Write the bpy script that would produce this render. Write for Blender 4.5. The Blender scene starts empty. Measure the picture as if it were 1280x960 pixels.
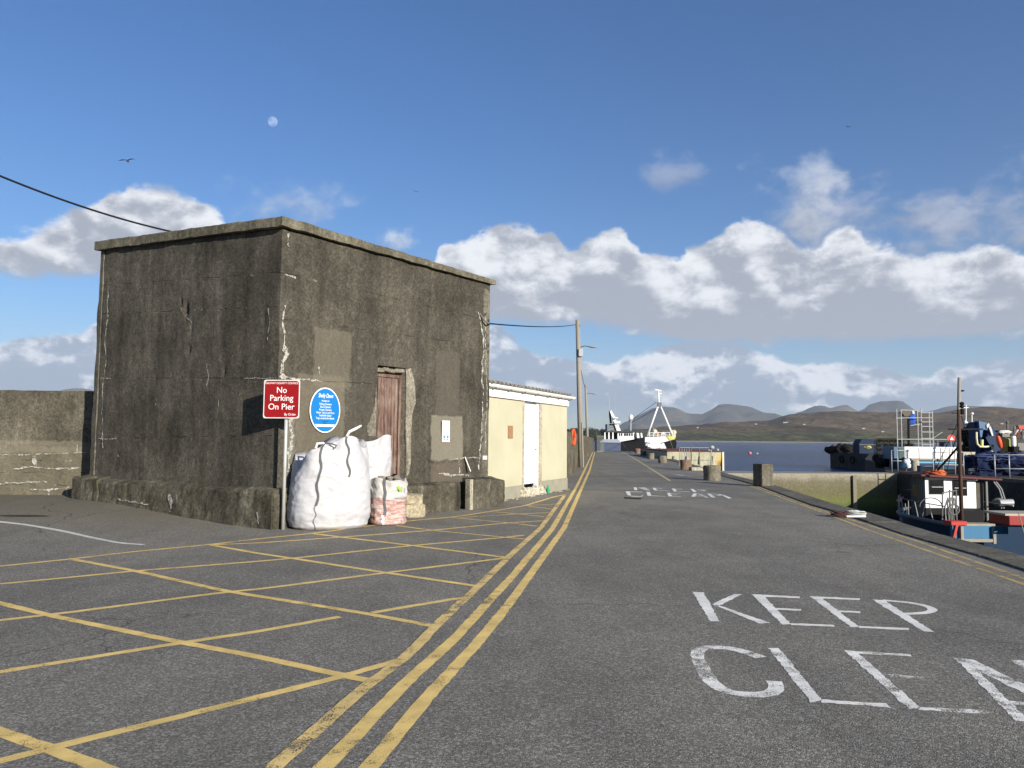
import bpy, math, random
from mathutils import Vector, Matrix, noise
random.seed(7)
sc = bpy.context.scene
COL = sc.collection
# ------------------------------------------------------------------ camera
EYE = Vector((0, 0, 1.6)); F = 960.0
PITCH, ROLL = math.radians(4.1), math.radians(0.5)
fw = Vector((0, math.cos(PITCH), math.sin(PITCH)))
r0 = Vector((1, 0, 0)); u0 = r0.cross(fw)
rt = r0 * math.cos(ROLL) + u0 * math.sin(ROLL)
up = u0 * math.cos(ROLL) - r0 * math.sin(ROLL)
cam = bpy.data.cameras.new('camera'); camo = bpy.data.objects.new('camera', cam); COL.objects.link(camo)
camo.matrix_world = Matrix(((rt.x, up.x, -fw.x, EYE.x), (rt.y, up.y, -fw.y, EYE.y), (rt.z, up.z, -fw.z, EYE.z), (0, 0, 0, 1)))
cam.sensor_width = 36; cam.lens = F / 1280 * 36; cam.clip_end = 60000; cam.clip_start = .05
sc.camera = camo

def ray(u, v): return fw * F + rt * (u - 640) + up * (480 - v)
def G(u, v, z=0.0):
    d = ray(u, v); return EYE + d * ((z - EYE.z) / d.z)
def D(u, v, y):
    d = ray(u, v); return EYE + d * (y / d.y)
def W(u, v, p, n):
    d = ray(u, v); return EYE + d * ((p - EYE).dot(n) / d.dot(n))
def Zat(x, y, v):       # height above (x,y) that shows at row v
    # solve (480-v)/F = (q.up)/(q.fw)
    k = (480 - v) / F
    a = Vector((x, y, 0))
    # (a.up + t*up.z) = k*(a.fw + t*fw.z)
    t = (k * a.dot(fw) - a.dot(up)) / (up.z - k * fw.z)
    return EYE.z + t
def ramp_h(x, y):
    def ss(t): t = max(0, min(1, t)); return t * t * (3 - 2 * t)
    return .24 * ss((y - 12.2) / 4.6) * ss((-x - 3.4) / 5.0)

# ------------------------------------------------------------------ node helper
class T:
    def __init__(s, tree): s.t = tree; s.n = tree.nodes; s.l = tree.links
    def node(s, typ, props=None, ins=None):
        nd = s.n.new(typ)
        for k, v in (props or {}).items(): setattr(nd, k, v)
        for k, v in (ins or {}).items(): s.put(nd.inputs[k], v)
        return nd
    def put(s, sock, v):
        if isinstance(v, bpy.types.NodeSocket): s.l.new(v, sock)
        else:
            if sock.type == 'RGBA' and len(v) == 3: v = (*v, 1)
            sock.default_value = v
    def m(s, op, a, b=None, c=None, clamp=False):
        nd = s.n.new('ShaderNodeMath'); nd.operation = op; nd.use_clamp = clamp
        for i, v in enumerate((a, b, c)):
            if v is not None: s.put(nd.inputs[i], v)
        return nd.outputs[0]
    def ss(s, x, lo, hi):
        nd = s.n.new('ShaderNodeMapRange'); nd.interpolation_type = 'SMOOTHSTEP'
        s.put(nd.inputs[0], x); s.put(nd.inputs[1], lo); s.put(nd.inputs[2], hi)
        return nd.outputs[0]
    def mix(s, f, a, b, mode='MIX'):
        nd = s.n.new('ShaderNodeMix'); nd.data_type = 'RGBA'; nd.blend_type = mode
        s.put(nd.inputs[0], f); s.put(nd.inputs[6], a); s.put(nd.inputs[7], b)
        return nd.outputs[2]
    def noise(s, vec, scale, detail=4, rough=.55, dist=0, lac=2.0):
        nd = s.node('ShaderNodeTexNoise', None, {'Scale': scale, 'Detail': detail, 'Roughness': rough, 'Distortion': dist, 'Lacunarity': lac})
        if vec is not None: s.l.new(vec, nd.inputs['Vector'])
        return nd.outputs['Fac']
    def scale(s, vec, sx, sy, sz, loc=(0, 0, 0)):
        nd = s.node('ShaderNodeMapping'); s.l.new(vec, nd.inputs[0]); nd.inputs['Scale'].default_value = (sx, sy, sz); nd.inputs['Location'].default_value = loc
        return nd.outputs[0]
    def ramp(s, x, stops):
        nd = s.n.new('ShaderNodeValToRGB'); s.l.new(x, nd.inputs[0]); cr = nd.color_ramp
        while len(cr.elements) < len(stops): cr.elements.new(.5)
        for e, (p, c) in zip(cr.elements, stops):
            e.position = p; e.color = (*c, 1) if len(c) == 3 else c
        return nd.outputs[0]
    def xyz(s, vec):
        nd = s.node('ShaderNodeSeparateXYZ', None, {0: vec}); return nd.outputs
    def bump(s, h, strength=.5, dist=.01, normal=None):
        nd = s.node('ShaderNodeBump', None, {'Height': h, 'Strength': strength, 'Distance': dist})
        if normal is not None: s.l.new(normal, nd.inputs['Normal'])
        return nd.outputs[0]
def newmat(name):
    m = bpy.data.materials.new(name); m.use_nodes = True; t = T(m.node_tree)
    b = m.node_tree.nodes['Principled BSDF']; return m, t, b
def pos(t): return t.node('ShaderNodeNewGeometry').outputs['Position']
def g(v): return tuple(((c / 255) / 12.92 if c / 255 <= .04045 else ((c / 255 + .055) / 1.055) ** 2.4) for c in v)
_cache = {}
def paint(col, rough=.5, var=.25, sc_=6, metal=0, dirt=.3, dirtcol=(.06, .045, .03), bump=.15, name=None):
    """weathered plain surface; col linear"""
    key = (tuple(col), rough, var, sc_, metal, dirt)
    if key in _cache: return _cache[key]
    m, t, b = newmat(name or 'paint')
    tc = t.node('ShaderNodeTexCoord').outputs['Object']
    n1 = t.noise(tc, sc_, 6, .6); n2 = t.noise(t.scale(tc, 3, 3, .8), sc_ * .6, 5, .65)
    c1 = t.mix(n1, tuple(c * (1 - var) for c in col), tuple(min(1, c * (1 + var)) for c in col))
    c2 = t.mix(t.m('MULTIPLY', t.ss(n2, .52, .78), dirt), c1, dirtcol)
    t.put(b.inputs['Base Color'], c2); b.inputs['Roughness'].default_value = rough; b.inputs['Metallic'].default_value = metal; b.inputs['Specular IOR Level'].default_value = .5 if rough < .3 or metal > .1 else (.12 if max(col) < .12 else .3)
    if bump: t.put(b.inputs['Normal'], t.bump(t.noise(tc, sc_ * 6, 4), bump, .004))
    _cache[key] = m; return m

# ------------------------------------------------------------------ mesh builder
ORG = {}
class MB:
    def __init__(s): s.v = []; s.f = []; s.uv = None
    def add(s, vs, fs):
        o = len(s.v); s.v += [Vector(p) for p in vs]; s.f += [tuple(i + o for i in f) for f in fs]; return s
    def box(s, c, size, rz=0, M=None):
        c = Vector(c); hx, hy, hz = (d / 2 for d in size)
        R = M if M is not None else Matrix.Rotation(rz, 3, 'Z')
        vs = [c + R @ Vector((x * hx, y * hy, z * hz)) for x in (-1, 1) for y in (-1, 1) for z in (-1, 1)]
        return s.add(vs, [(0, 1, 3, 2), (4, 6, 7, 5), (0, 4, 5, 1), (2, 3, 7, 6), (0, 2, 6, 4), (1, 5, 7, 3)])
    def beam(s, a, b, w, h=None):
        a = Vector(a); b = Vector(b); h = h or w; d = (b - a); L = d.length; d.normalize()
        x = d.cross(Vector((0, 0, 1)))
        x = Vector((1, 0, 0)) if x.length < 1e-3 else x.normalized()
        y = x.cross(d)
        return s.box((a + b) / 2, (w, L, h), M=Matrix((x, d, y)).transposed())
    def tube(s, pts, r, seg=8, caps=True):
        pts = [Vector(p) for p in pts]; n = len(pts); rs = r if isinstance(r, (list, tuple)) else [r] * n
        vs = []; pv = None
        for i, p in enumerate(pts):
            d = (pts[min(i + 1, n - 1)] - pts[max(i - 1, 0)]).normalized()
            x = pv - d * pv.dot(d) if pv is not None else d.orthogonal()
            x.normalize(); pv = x; y = d.cross(x)
            vs += [p + (x * math.cos(a) + y * math.sin(a)) * rs[i] for a in (2 * math.pi * k / seg for k in range(seg))]
        fs = [(i * seg + k, i * seg + (k + 1) % seg, (i + 1) * seg + (k + 1) % seg, (i + 1) * seg + k) for i in range(n - 1) for k in range(seg)]
        if caps: fs += [tuple(range(seg))[::-1], tuple((n - 1) * seg + k for k in range(seg))]
        return s.add(vs, fs)
    def lathe(s, c, prof, seg=24, jit=0):
        c = Vector(c); vs = []
        for i, (r, z) in enumerate(prof):
            for k in range(seg):
                a = 2 * math.pi * k / seg; rr = r * (1 + (jit * noise.noise(Vector((math.cos(a) * 1.7, math.sin(a) * 1.7, z * 3 + c.x * 3))) if jit else 0))
                vs.append(c + Vector((rr * math.cos(a), rr * math.sin(a), z)))
        n = len(prof)
        fs = [(i * seg + k, i * seg + (k + 1) % seg, (i + 1) * seg + (k + 1) % seg, (i + 1) * seg + k) for i in range(n - 1) for k in range(seg)]
        fs += [tuple(range(seg))[::-1], tuple((n - 1) * seg + k for k in range(seg))]
        return s.add(vs, fs)
    def extrude(s, poly, d):
        n = len(poly); d = Vector(d); poly = [Vector(p) for p in poly]
        return s.add(poly + [p + d for p in poly], [tuple(range(n))[::-1], tuple(range(n, 2 * n))] + [(i, (i + 1) % n, n + (i + 1) % n, n + i) for i in range(n)])
    def sphere(s, c, r, seg=12, rings=8, sq=(1, 1, 1), jit=0):
        c = Vector(c); vs = []; 
        for i in range(rings + 1):
            ph = math.pi * i / rings
            for k in range(seg):
                a = 2 * math.pi * k / seg; n = Vector((math.sin(ph) * math.cos(a), math.sin(ph) * math.sin(a), math.cos(ph)))
                q = r * (1 + (jit * noise.fractal(n * 1.6 + c * 3.1, 1, 2, 4) if jit else 0))
                vs.append(c + Vector((n.x * sq[0], n.y * sq[1], n.z * sq[2])) * q)
        fs = [(i * seg + k, (i + 1) * seg + k, (i + 1) * seg + (k + 1) % seg, i * seg + (k + 1) % seg) for i in range(rings) for k in range(seg)]
        return s.add(vs, fs)
    def build(s, name, m, parent=None, smooth=False, bevel=0, org=None, uvs=None, recalc=True):
        o_ = Vector(org) if org is not None else (ORG[parent.name] if parent is not None else Vector((0, 0, 0)))
        me = bpy.data.meshes.new(name); me.from_pydata([p - o_ for p in s.v], [], s.f)
        if recalc:
            import bmesh
            bm = bmesh.new(); bm.from_mesh(me); bmesh.ops.recalc_face_normals(bm, faces=bm.faces); bm.to_mesh(me); bm.free()
        me.materials.append(m)
        if smooth: me.polygons.foreach_set('use_smooth', [True] * len(me.polygons))
        o = bpy.data.objects.new(name, me); COL.objects.link(o)
        if parent is not None: o.parent = parent
        else: o.location = o_
        ORG[o.name] = o_
        if bevel:
            b = o.modifiers.new('bevel', 'BEVEL'); b.width = bevel; b.segments = 2; b.limit_method = 'ANGLE'
        return o
def tag(o, label=None, cat=None, group=None, kind=None):
    for k, v in (('label', label), ('category', cat), ('group', group), ('kind', kind)):
        if v: o[k] = v
    return o
def thing(name, loc, label, cat, group=None):
    o = bpy.data.objects.new(name, None); COL.objects.link(o); o.location = loc; o.empty_display_size = .2
    ORG[o.name] = Vector(loc); return tag(o, label, cat, group)
def structure(o): return tag(o, kind='structure')
def dup(root, loc, label, group=None, rz=None):
    r = root.copy(); COL.objects.link(r); r.location = loc; r['label'] = label
    if rz is not None: r.rotation_euler.z = rz
    if group: r['group'] = group
    for ch in root.children:
        c = ch.copy(); COL.objects.link(c); c.parent = r
        for gc in ch.children:
            d = gc.copy(); COL.objects.link(d); d.parent = c
    return r
def text(name, body, size, m, origin, ex, ey, parent, align='CENTER', thick=.0015, xs=1.0, shear=0):
    cu = bpy.data.curves.new('t', 'FONT'); cu.body = body; cu.size = size; cu.align_x = align; cu.align_y = 'CENTER'; cu.extrude = thick; cu.shear = shear
    cu.resolution_u = 4
    ob = bpy.data.objects.new('t', cu); COL.objects.link(ob)
    me = bpy.data.meshes.new_from_object(ob.evaluated_get(bpy.context.evaluated_depsgraph_get()))
    bpy.data.objects.remove(ob)
    ex = Vector(ex); ey = Vector(ey); ez = ex.cross(ey); o_ = ORG[parent.name]
    for v in me.vertices: v.co = Vector(origin) + ex * v.co.x * xs + ey * v.co.y + ez * v.co.z - o_
    me.materials.clear(); me.materials.append(m); me.name = name
    o = bpy.data.objects.new(name, me); COL.objects.link(o); o.parent = parent; ORG[o.name] = o_
    return o

# ------------------------------------------------------------------ materials
def m_asphalt():
    m, t, b = newmat('asphalt'); p = pos(t)
    vor = t.node('ShaderNodeTexVoronoi', {'feature': 'F1'}, {'Vector': p, 'Scale': 120.0, 'Randomness': 1.0})
    cell = t.xyz(vor.outputs['Color'])[0]
    vor2 = t.node('ShaderNodeTexVoronoi', {'feature': 'F1'}, {'Vector': p, 'Scale': 62.0, 'Randomness': 1.0})
    cell2 = t.xyz(vor2.outputs['Color'])[1]
    big = t.noise(p, .22, 6, .6); mid = t.noise(t.scale(p, 1, .55, 1), 1.3, 6, .65)
    agg = t.ramp(cell, [(0, (.096, .088, .071)), (.35, (.152, .141, .117)), (.8, (.222, .207, .173)), (1, (.37, .347, .292))])
    agg2 = t.mix(t.ss(cell2, .82, .97), agg, (.30, .29, .265))
    lum = t.m('ADD', t.m('MULTIPLY', big, .55), t.m('MULTIPLY', mid, .45))
    f = t.ss(lum, .33, .68)
    c = t.mix(1.0, agg2, t.ramp(f, [(0, (.76, .76, .77)), (.5, (1, .99, .975)), (1, (1.22, 1.20, 1.16))]), 'MULTIPLY')
    # tyre-worn lighter lane streaks, along the pier
    lane = t.noise(t.scale(p, 1.1, .045, 1), 1.0, 3, .5)
    c = t.mix(1.0, c, t.ramp(lane, [(.3, (.93, .93, .93)), (.7, (1.08, 1.08, 1.07))]), 'MULTIPLY')
    # brown silt in front of the wall on the left
    s = t.xyz(p)
    silt = t.m('MULTIPLY', t.ss(t.m('ADD', s[1], t.m('MULTIPLY', mid, 3.5)), 14.2, 17.0), t.ss(t.m('MULTIPLY', s[0], -1), 4.2, 7.0))
    c = t.mix(t.m('MULTIPLY', silt, .6), c, (.125, .108, .074))
    # small dark oil spots
    sp = t.node('ShaderNodeTexVoronoi', None, {'Vector': t.scale(p, .55, .55, .55), 'Scale': 1.0})
    spot = t.m('MULTIPLY', t.ss(t.m('ADD', sp.outputs['Distance'], t.m('MULTIPLY', t.noise(p, 14, 3), .12)), .14, .07), t.ss(t.noise(p, .35, 2), .5, .62))
    c = t.mix(t.m('MULTIPLY', spot, .6), c, (.040, .038, .035))
    # old trench repairs (darker, finer bands) and hairline cracks
    wv = t.m('MULTIPLY', t.m('SUBTRACT', t.noise(p, .5, 4), .5), 1.0)
    for (y0_, wd_, dk_) in ((24.6, .35, .25), (33.5, .8, .18), (52.0, 1.2, .22), (9.2, .05, .0)):
        bd = t.m('ABSOLUTE', t.m('SUBTRACT', t.m('ADD', s[1], t.m('ADD', wv, t.m('MULTIPLY', s[0], -.06))), y0_))
        c = t.mix(t.m('MULTIPLY', t.m('MULTIPLY', t.ss(bd, wd_, wd_ * .7), t.ss(s[0], .5, 1.5)), dk_), c, (.05, .048, .045))
    ck = t.node('ShaderNodeTexVoronoi', {'feature': 'DISTANCE_TO_EDGE'}, {'Vector': t.node('ShaderNodeVectorMath', {'operation': 'ADD'}, {0: p, 1: t.node('ShaderNodeTexNoise', None, {'Vector': p, 'Scale': 1.4, 'Detail': 6.0}).outputs['Color']}).outputs[0], 'Scale': .22}).outputs['Distance']
    ckm = t.m('MULTIPLY', t.ss(ck, .004, .0015), t.ss(t.noise(p, .18, 3), .48, .56))
    c = t.mix(t.m('MULTIPLY', ckm, .6), c, (.03, .028, .026))
    stn = t.ss(t.noise(t.scale(p, .9, .35, 1), .55, 6, .68), .56, .70)
    c = t.mix(t.m('MULTIPLY', stn, .28), c, (.062, .060, .057))
    t.put(b.inputs['Base Color'], c); b.inputs['Roughness'].default_value = .88
    b.inputs['Specular IOR Level'].default_value = .25
    h = t.m('SUBTRACT', 1.0, vor.outputs['Distance'])
    t.put(b.inputs['Normal'], t.bump(h, .55, .006)); return m
def m_marking(name, col, wear, spek=95):
    m, t, b = newmat(name); p = pos(t)
    n1 = t.noise(p, spek, 3, .7); n2 = t.noise(p, 7, 5, .6); n3 = t.noise(p, 1.1, 3, .5)
    k = t.m('ADD', t.m('ADD', t.m('MULTIPLY', n1, .55), t.m('MULTIPLY', n2, .45)), t.m('MULTIPLY', n3, .35))
    a = t.ss(k, wear, wear + .05)
    dirt = t.noise(p, 3.5, 5, .65)
    t.put(b.inputs['Base Color'], t.mix(t.ss(dirt, .3, .75), tuple(c * .78 for c in col), tuple(min(1, c * 1.1) for c in col)))
    b.inputs['Roughness'].default_value = .75
    t.put(b.inputs['Alpha'], a)
    t.put(b.inputs['Normal'], t.bump(n1, .5, .004)); return m
def m_wall(name, base, light, dark, joints=(), patches=(), uvcoord=True, moss=.0, streak=1.0, limey=.25):
    """old cast concrete; UV = (metres along the wall, height in metres)"""
    m, t, b = newmat(name)
    tc = t.node('ShaderNodeTexCoord').outputs['UV'] if uvcoord else pos(t)
    p = pos(t); s = t.xyz(tc); U = s[0]; Zc = s[1] if uvcoord else s[2]
    st = t.noise(t.scale(tc, 3.2, .35, .35) if uvcoord else t.scale(tc, 3.2, 3.2, .35), 1.0, 7, .62, .4)
    bl = t.noise(p, .9, 7, .62); fine = t.noise(p, 22, 6, .72); sp = t.noise(p, 75, 3, .7)
    c = t.ramp(t.m('ADD', t.m('MULTIPLY_ADD', bl, .55, .225 * (1 - streak)), t.m('MULTIPLY', st, .45 * streak)), [(.32, dark), (.47, base), (.66, light)])
    c = t.mix(.9, c, t.ramp(fine, [(.28, (.42, .42, .42)), (.5, (1, 1, 1)), (.70, (1.75, 1.72, 1.6))]), 'MULTIPLY')
    grit = t.noise(p, 8.5, 8, .78)
    c = t.mix(.65, c, t.ramp(grit, [(.36, (.6, .59, .57)), (.5, (1, 1, 1)), (.64, (1.5, 1.48, 1.4))]), 'MULTIPLY')
    for (x0, x1, z0, z1, col, f) in patches:
        wob = t.m('MULTIPLY', t.m('SUBTRACT', t.noise(p, 3.0, 7, .7), .5), .22)
        ux = t.m('ADD', U, wob); zx = t.m('ADD', Zc, wob)
        mk = t.m('MULTIPLY', t.m('MULTIPLY', t.ss(ux, x0, x0 + .05), t.ss(ux, x1, x1 - .05)), t.m('MULTIPLY', t.ss(zx, z0, z0 + .06), t.ss(zx, z1, z1 - .06)))
        c = t.mix(t.m('MULTIPLY', mk, f), c, t.mix(fine, tuple(q * .7 for q in col), tuple(q * 1.3 for q in col)))
    gr = None
    for (z0, slope) in joints:
        wob = t.m('MULTIPLY', t.m('SUBTRACT', t.noise(t.scale(tc, 1.5, .2, .2), 2.0, 5, .65), .5), .10)
        dd = t.m('ABSOLUTE', t.m('SUBTRACT', t.m('ADD', t.m('SUBTRACT', Zc, t.m('MULTIPLY', U, slope)), wob), z0))
        brk = t.ss(t.noise(tc, 1.7, 5, .65), .46, .62)
        k = t.m('MULTIPLY', t.ss(dd, .015, .002), brk)
        gr = k if gr is None else t.m('MAXIMUM', gr, k)
        # pale lime bloom just under the joint
        lm = t.m('MULTIPLY', t.ss(dd, .03, .0), t.ss(t.noise(tc, 3.1, 5, .7), .60, .68))
        c = t.mix(t.m('MULTIPLY', lm, .7), c, (.36, .35, .31))
    if gr is not None: c = t.mix(t.m('MULTIPLY', gr, .45), c, (.035, .033, .027))
    # pale lichen and lime specks
    sk = t.m('MULTIPLY', t.ss(sp, .64, .72), t.ss(t.noise(p, 2.6, 5, .65), .48, .62))
    c = t.mix(t.m('MULTIPLY', sk, .6 + limey), c, (.33, .325, .28))
    pt = t.ss(t.noise(t.scale(p, 2.2, 2.2, .9), 1.6, 8, .72), .615, .70)
    c = t.mix(t.m('MULTIPLY', pt, limey), c, (.27, .265, .23))
    if moss:
        ms = t.ss(t.noise(p, 3.3, 6, .7), .5, .66)
        c = t.mix(t.m('MULTIPLY', ms, moss), c, (.045, .05, .015))
    t.put(b.inputs['Base Color'], c); b.inputs['Roughness'].default_value = .93; b.inputs['Specular IOR Level'].default_value = .2
    h = t.m('ADD', t.m('MULTIPLY', fine, .7), t.m('MULTIPLY', sp, .4))
    h = t.m('ADD', h, t.m('MULTIPLY', bl, 1.0))
    if gr is not None: h = t.m('SUBTRACT', h, t.m('MULTIPLY', gr, 1.1))
    t.put(b.inputs['Normal'], t.bump(h, .75, .025)); return m
def m_wood():
    m, t, b = newmat('old_red_wood'); p = pos(t)
    n = t.noise(t.scale(p, 14, 14, .9), 1.6, 8, .7); n2 = t.noise(p, 2.2, 5, .65); n3 = t.noise(t.scale(p, 30, 30, 1.5), 3, 5, .7)
    c = t.ramp(n, [(.34, (.032, .017, .013)), (.47, (.095, .050, .038)), (.58, (.19, .125, .098)), (.72, (.34, .27, .225))])
    c = t.mix(t.ss(n2, .45, .72), c, (.21, .155, .125)); c = t.mix(t.m('MULTIPLY', t.ss(n3, .55, .7), .5), c, (.05, .022, .016))
    t.put(b.inputs['Base Color'], c); b.inputs['Roughness'].default_value = .85; t.put(b.inputs['Normal'], t.bump(t.m('ADD', n, n3), .7, .01)); return m
def m_bag(name, base, art=False):
    m, t, b = newmat(name); p = pos(t)
    n = t.noise(p, 5, 6, .6); sp = t.noise(t.scale(p, 1, 1, 1), 45, 4, .6); d = t.noise(p, 1.8, 6, .7)
    c = t.mix(n, tuple(q * .92 for q in base), base)
    z = t.xyz(p)[2]
    c = t.mix(t.m('MULTIPLY', t.ss(d, .52, .75), .28), c, (.36, .33, .28))
    c = t.mix(t.m('MULTIPLY', t.ss(t.m('ADD', z, t.m('MULTIPLY', d, .3)), .32, .12), .4), c, (.34, .30, .24))
    t.put(b.inputs['Base Color'], c); b.inputs['Roughness'].default_value = .55
    w = t.node('ShaderNodeTexWave', None, {'Vector': p, 'Scale': 60.0, 'Distortion': .3})
    cr = t.noise(t.scale(p, 1, 1, 1.8), 6.5, 8, .62, 1.2)
    t.put(b.inputs['Normal'], t.bump(t.m('ADD', t.m('MULTIPLY', cr, 1.0), t.m('MULTIPLY', w.outputs['Fac'], .03)), .38, .03)); return m
def m_water():
    m, t, b = newmat('water'); p = pos(t)
    w1 = t.noise(t.scale(p, .55, 1.3, 1), .8, 5, .62); w2 = t.noise(t.scale(p, .5, 1.4, 1), 3.2, 4, .6); w3 = t.noise(t.scale(p, .004, .018, 1), 1.0, 5, .6)
    sw = t.noise(t.scale(p, .16, .4, 1), 1.0, 3, .5)
    c = t.mix(t.ss(w3, .38, .62), (.004, .018, .060), (.008, .038, .120))
    t.put(b.inputs['Base Color'], c); b.inputs['Roughness'].default_value = .22; b.inputs['IOR'].default_value = 1.11
    h = t.m('ADD', t.m('ADD', t.m('MULTIPLY', w1, 1.0), t.m('MULTIPLY', w2, .3)), t.m('MULTIPLY', sw, 1.8))
    t.put(b.inputs['Normal'], t.bump(h, 1.0, .55)); return m
def m_land(name, cols, green, sc_=.004):
    m, t, b = newmat(name); p = pos(t)
    n = t.noise(t.scale(p, 1, .6, 3), sc_, 8, .62, .5); n2 = t.noise(t.scale(p, 1, .5, 5), sc_ * 9, 8, .72); z = t.xyz(p)[2]
    c = t.ramp(t.m('ADD', t.m('MULTIPLY', n, .45), t.m('MULTIPLY', n2, .55)), [(.42, cols[0]), (.5, cols[1]), (.58, cols[2])])
    if green:
        vo = t.node('ShaderNodeTexVoronoi', None, {'Vector': t.scale(p, 1, .35, 0), 'Scale': .011}); fld = vo.outputs['Color']
        fc = t.ramp(t.xyz(fld)[0], [(0, (.075, .090, .024)), (.4, (.11, .13, .035)), (.7, (.17, .145, .06)), (1, (.04, .05, .018))])
        c = t.mix(t.ss(t.m('ADD', z, t.m('MULTIPLY', n2, 45)), 72, 40), c, t.mix(t.ss(n2, .45, .6), fc, (.04, .038, .017)))
        bsh = t.ss(t.noise(t.scale(p, 1, .4, 1), .03, 5, .7), .56, .64)
        c = t.mix(t.m('MULTIPLY', bsh, .7), c, (.020, .022, .010))
        wl = t.node('ShaderNodeTexVoronoi', {'feature': 'DISTANCE_TO_EDGE'}, {'Vector': t.scale(p, 1, .35, 0), 'Scale': .011})
        c = t.mix(t.m('MULTIPLY', t.ss(wl.outputs['Distance'], .05, .02), .5), c, (.022, .024, .012))
        c = t.mix(t.ss(z, 1.7, 1.2), c, (.30, .28, .23))   # pale stony beach
    t.put(b.inputs['Base Color'], c); b.inputs['Roughness'].default_value = .95; b.inputs['Specular IOR Level'].default_value = .1
    t.put(b.inputs['Normal'], t.bump(n2, .8, 12)); return m
def m_algae_shade():
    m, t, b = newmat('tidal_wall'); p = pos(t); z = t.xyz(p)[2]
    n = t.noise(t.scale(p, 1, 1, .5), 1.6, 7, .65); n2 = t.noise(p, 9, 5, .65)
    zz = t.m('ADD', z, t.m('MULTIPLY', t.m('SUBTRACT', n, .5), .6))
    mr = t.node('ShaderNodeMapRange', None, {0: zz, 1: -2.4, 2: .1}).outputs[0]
    c = t.ramp(mr, [(0, (.012, .014, .008)), (.28, (.05, .065, .012)), (.42, (.095, .11, .018)), (.6, (.095, .085, .032)), (.80, (.115, .10, .058)), (.90, (.215, .195, .145)), (1, (.25, .235, .19))])  # algae bands; the near-black foot also paints in the basin's shade
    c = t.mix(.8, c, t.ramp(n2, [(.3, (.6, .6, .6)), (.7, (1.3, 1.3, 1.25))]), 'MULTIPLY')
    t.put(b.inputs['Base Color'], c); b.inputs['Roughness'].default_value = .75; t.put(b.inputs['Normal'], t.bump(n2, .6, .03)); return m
def m_rope():
    return paint((.12, .11, .09), .9, .3, 20)

ASPH = m_asphalt()
YEL = m_marking('yellow_marking', (.82, .58, .19), .545); YELW = m_marking('worn_yellow_marking', (.78, .56, .21), .59)
WHT = m_marking('white_marking', (.86, .83, .74), .52); WHTW = m_marking('worn_white_marking', (.88, .85, .76), .605); WHTF = m_marking('faint_white_marking', (.5, .5, .46), .66)
ALGAE_SHADE = m_algae_shade()
CONC = m_wall('kerb_concrete', (.105, .098, .078), (.17, .16, .13), (.05, .046, .036), uvcoord=False)
CONCL = m_wall('pale_concrete', (.30, .28, .22), (.42, .39, .32), (.15, .14, .105), uvcoord=False, limey=.1)
STONE = m_wall('old_stone', (.085, .075, .055), (.18, .16, .12), (.035, .03, .022), uvcoord=False, moss=.35)
PLINTH = m_wall('plinth_concrete', (.062, .056, .042), (.15, .138, .105), (.018, .016, .012), uvcoord=False, moss=.3, limey=.45)
GALV = paint((.34, .35, .35), .5, .2, 8, .3, .25, (.12, .07, .04))
STEELD = paint((.12, .12, .115), .6, .3, 10, .2, .4)
WHITEP = paint((.72, .72, .70), .45, .06, 3, 0, .22, (.25, .22, .17)); BLACK = paint((.012, .012, .013), .7, .3, 8, 0, .2)
BLUED = paint((.016, .04, .095), .5, .3, 5, 0, .3); BLUEL = paint((.10, .33, .52), .5, .15, 5, 0, .25); BLUEM = paint((.035, .15, .27), .55, .2, 5, 0, .35)
RED = paint((.42, .03, .02), .5, .2, 6, 0, .3); ORANGE = paint((.62, .09, .02), .6, .15, 6, 0, .15); RUST = paint((.15, .05, .025), .85, .35, 9, 0, .5)
CREAM = paint((.52, .49, .36), .6, .12, 3, 0, .5, (.22, .11, .03)); GLASSD = paint((.012, .014, .016), .12, .1, 3, 0, 0, bump=0)
WOODP = paint((.25, .23, .19), .85, .25, 9, 0, .35); NETB = paint((.010, .016, .048), .95, .5, 14, 0, .3, bump=.9); NETK = paint((.018, .017, .015), .95, .5, 14, 0, .4, bump=.9)

# ------------------------------------------------------------------ sky
AZS, ELE = 142.0, 17.0
az, el = math.radians(AZS), math.radians(ELE)
SUN = Vector((math.sin(az) * math.cos(el), math.cos(az) * math.cos(el), math.sin(el)))
ld = bpy.data.lights.new('sun', 'SUN'); ld.energy = 5.0; ld.angle = math.radians(.53); ld.color = (1, .93, .82)
lo = bpy.data.objects.new('sun', ld); COL.objects.link(lo); lo.rotation_euler = SUN.to_track_quat('Z', 'Y').to_euler()
w = bpy.data.worlds.new('World'); sc.world = w; w.use_nodes = True
w.cycles.sampling_method = 'MANUAL'; w.cycles.sample_map_resolution = 512
t = T(w.node_tree); bg = w.node_tree.nodes['Background']
sky = t.node('ShaderNodeTexSky', {'sky_type': 'NISHITA', 'sun_disc': False, 'sun_elevation': el, 'sun_rotation': az, 'air_density': 1.0, 'dust_density': .6, 'ozone_density': 2.2})
gen = t.node('ShaderNodeTexCoord').outputs['Generated']
s = t.xyz(gen)
azn = t.m('MULTIPLY', t.m('ARCTAN2', s[0], s[1]), 180 / math.pi)
eln = t.m('MULTIPLY', t.m('ARCSINE', s[2]), 180 / math.pi)
def ae(u, v):
    d = ray(u, v).normalized(); return math.degrees(math.atan2(d.x, d.y)), math.degrees(math.asin(d.z))
ppz = t.m('PINGPONG', t.m('ADD', azn, 45.0), 90.0); fx = t.m('DIVIDE', ppz, 90.0)
EM = 30.0
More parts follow.
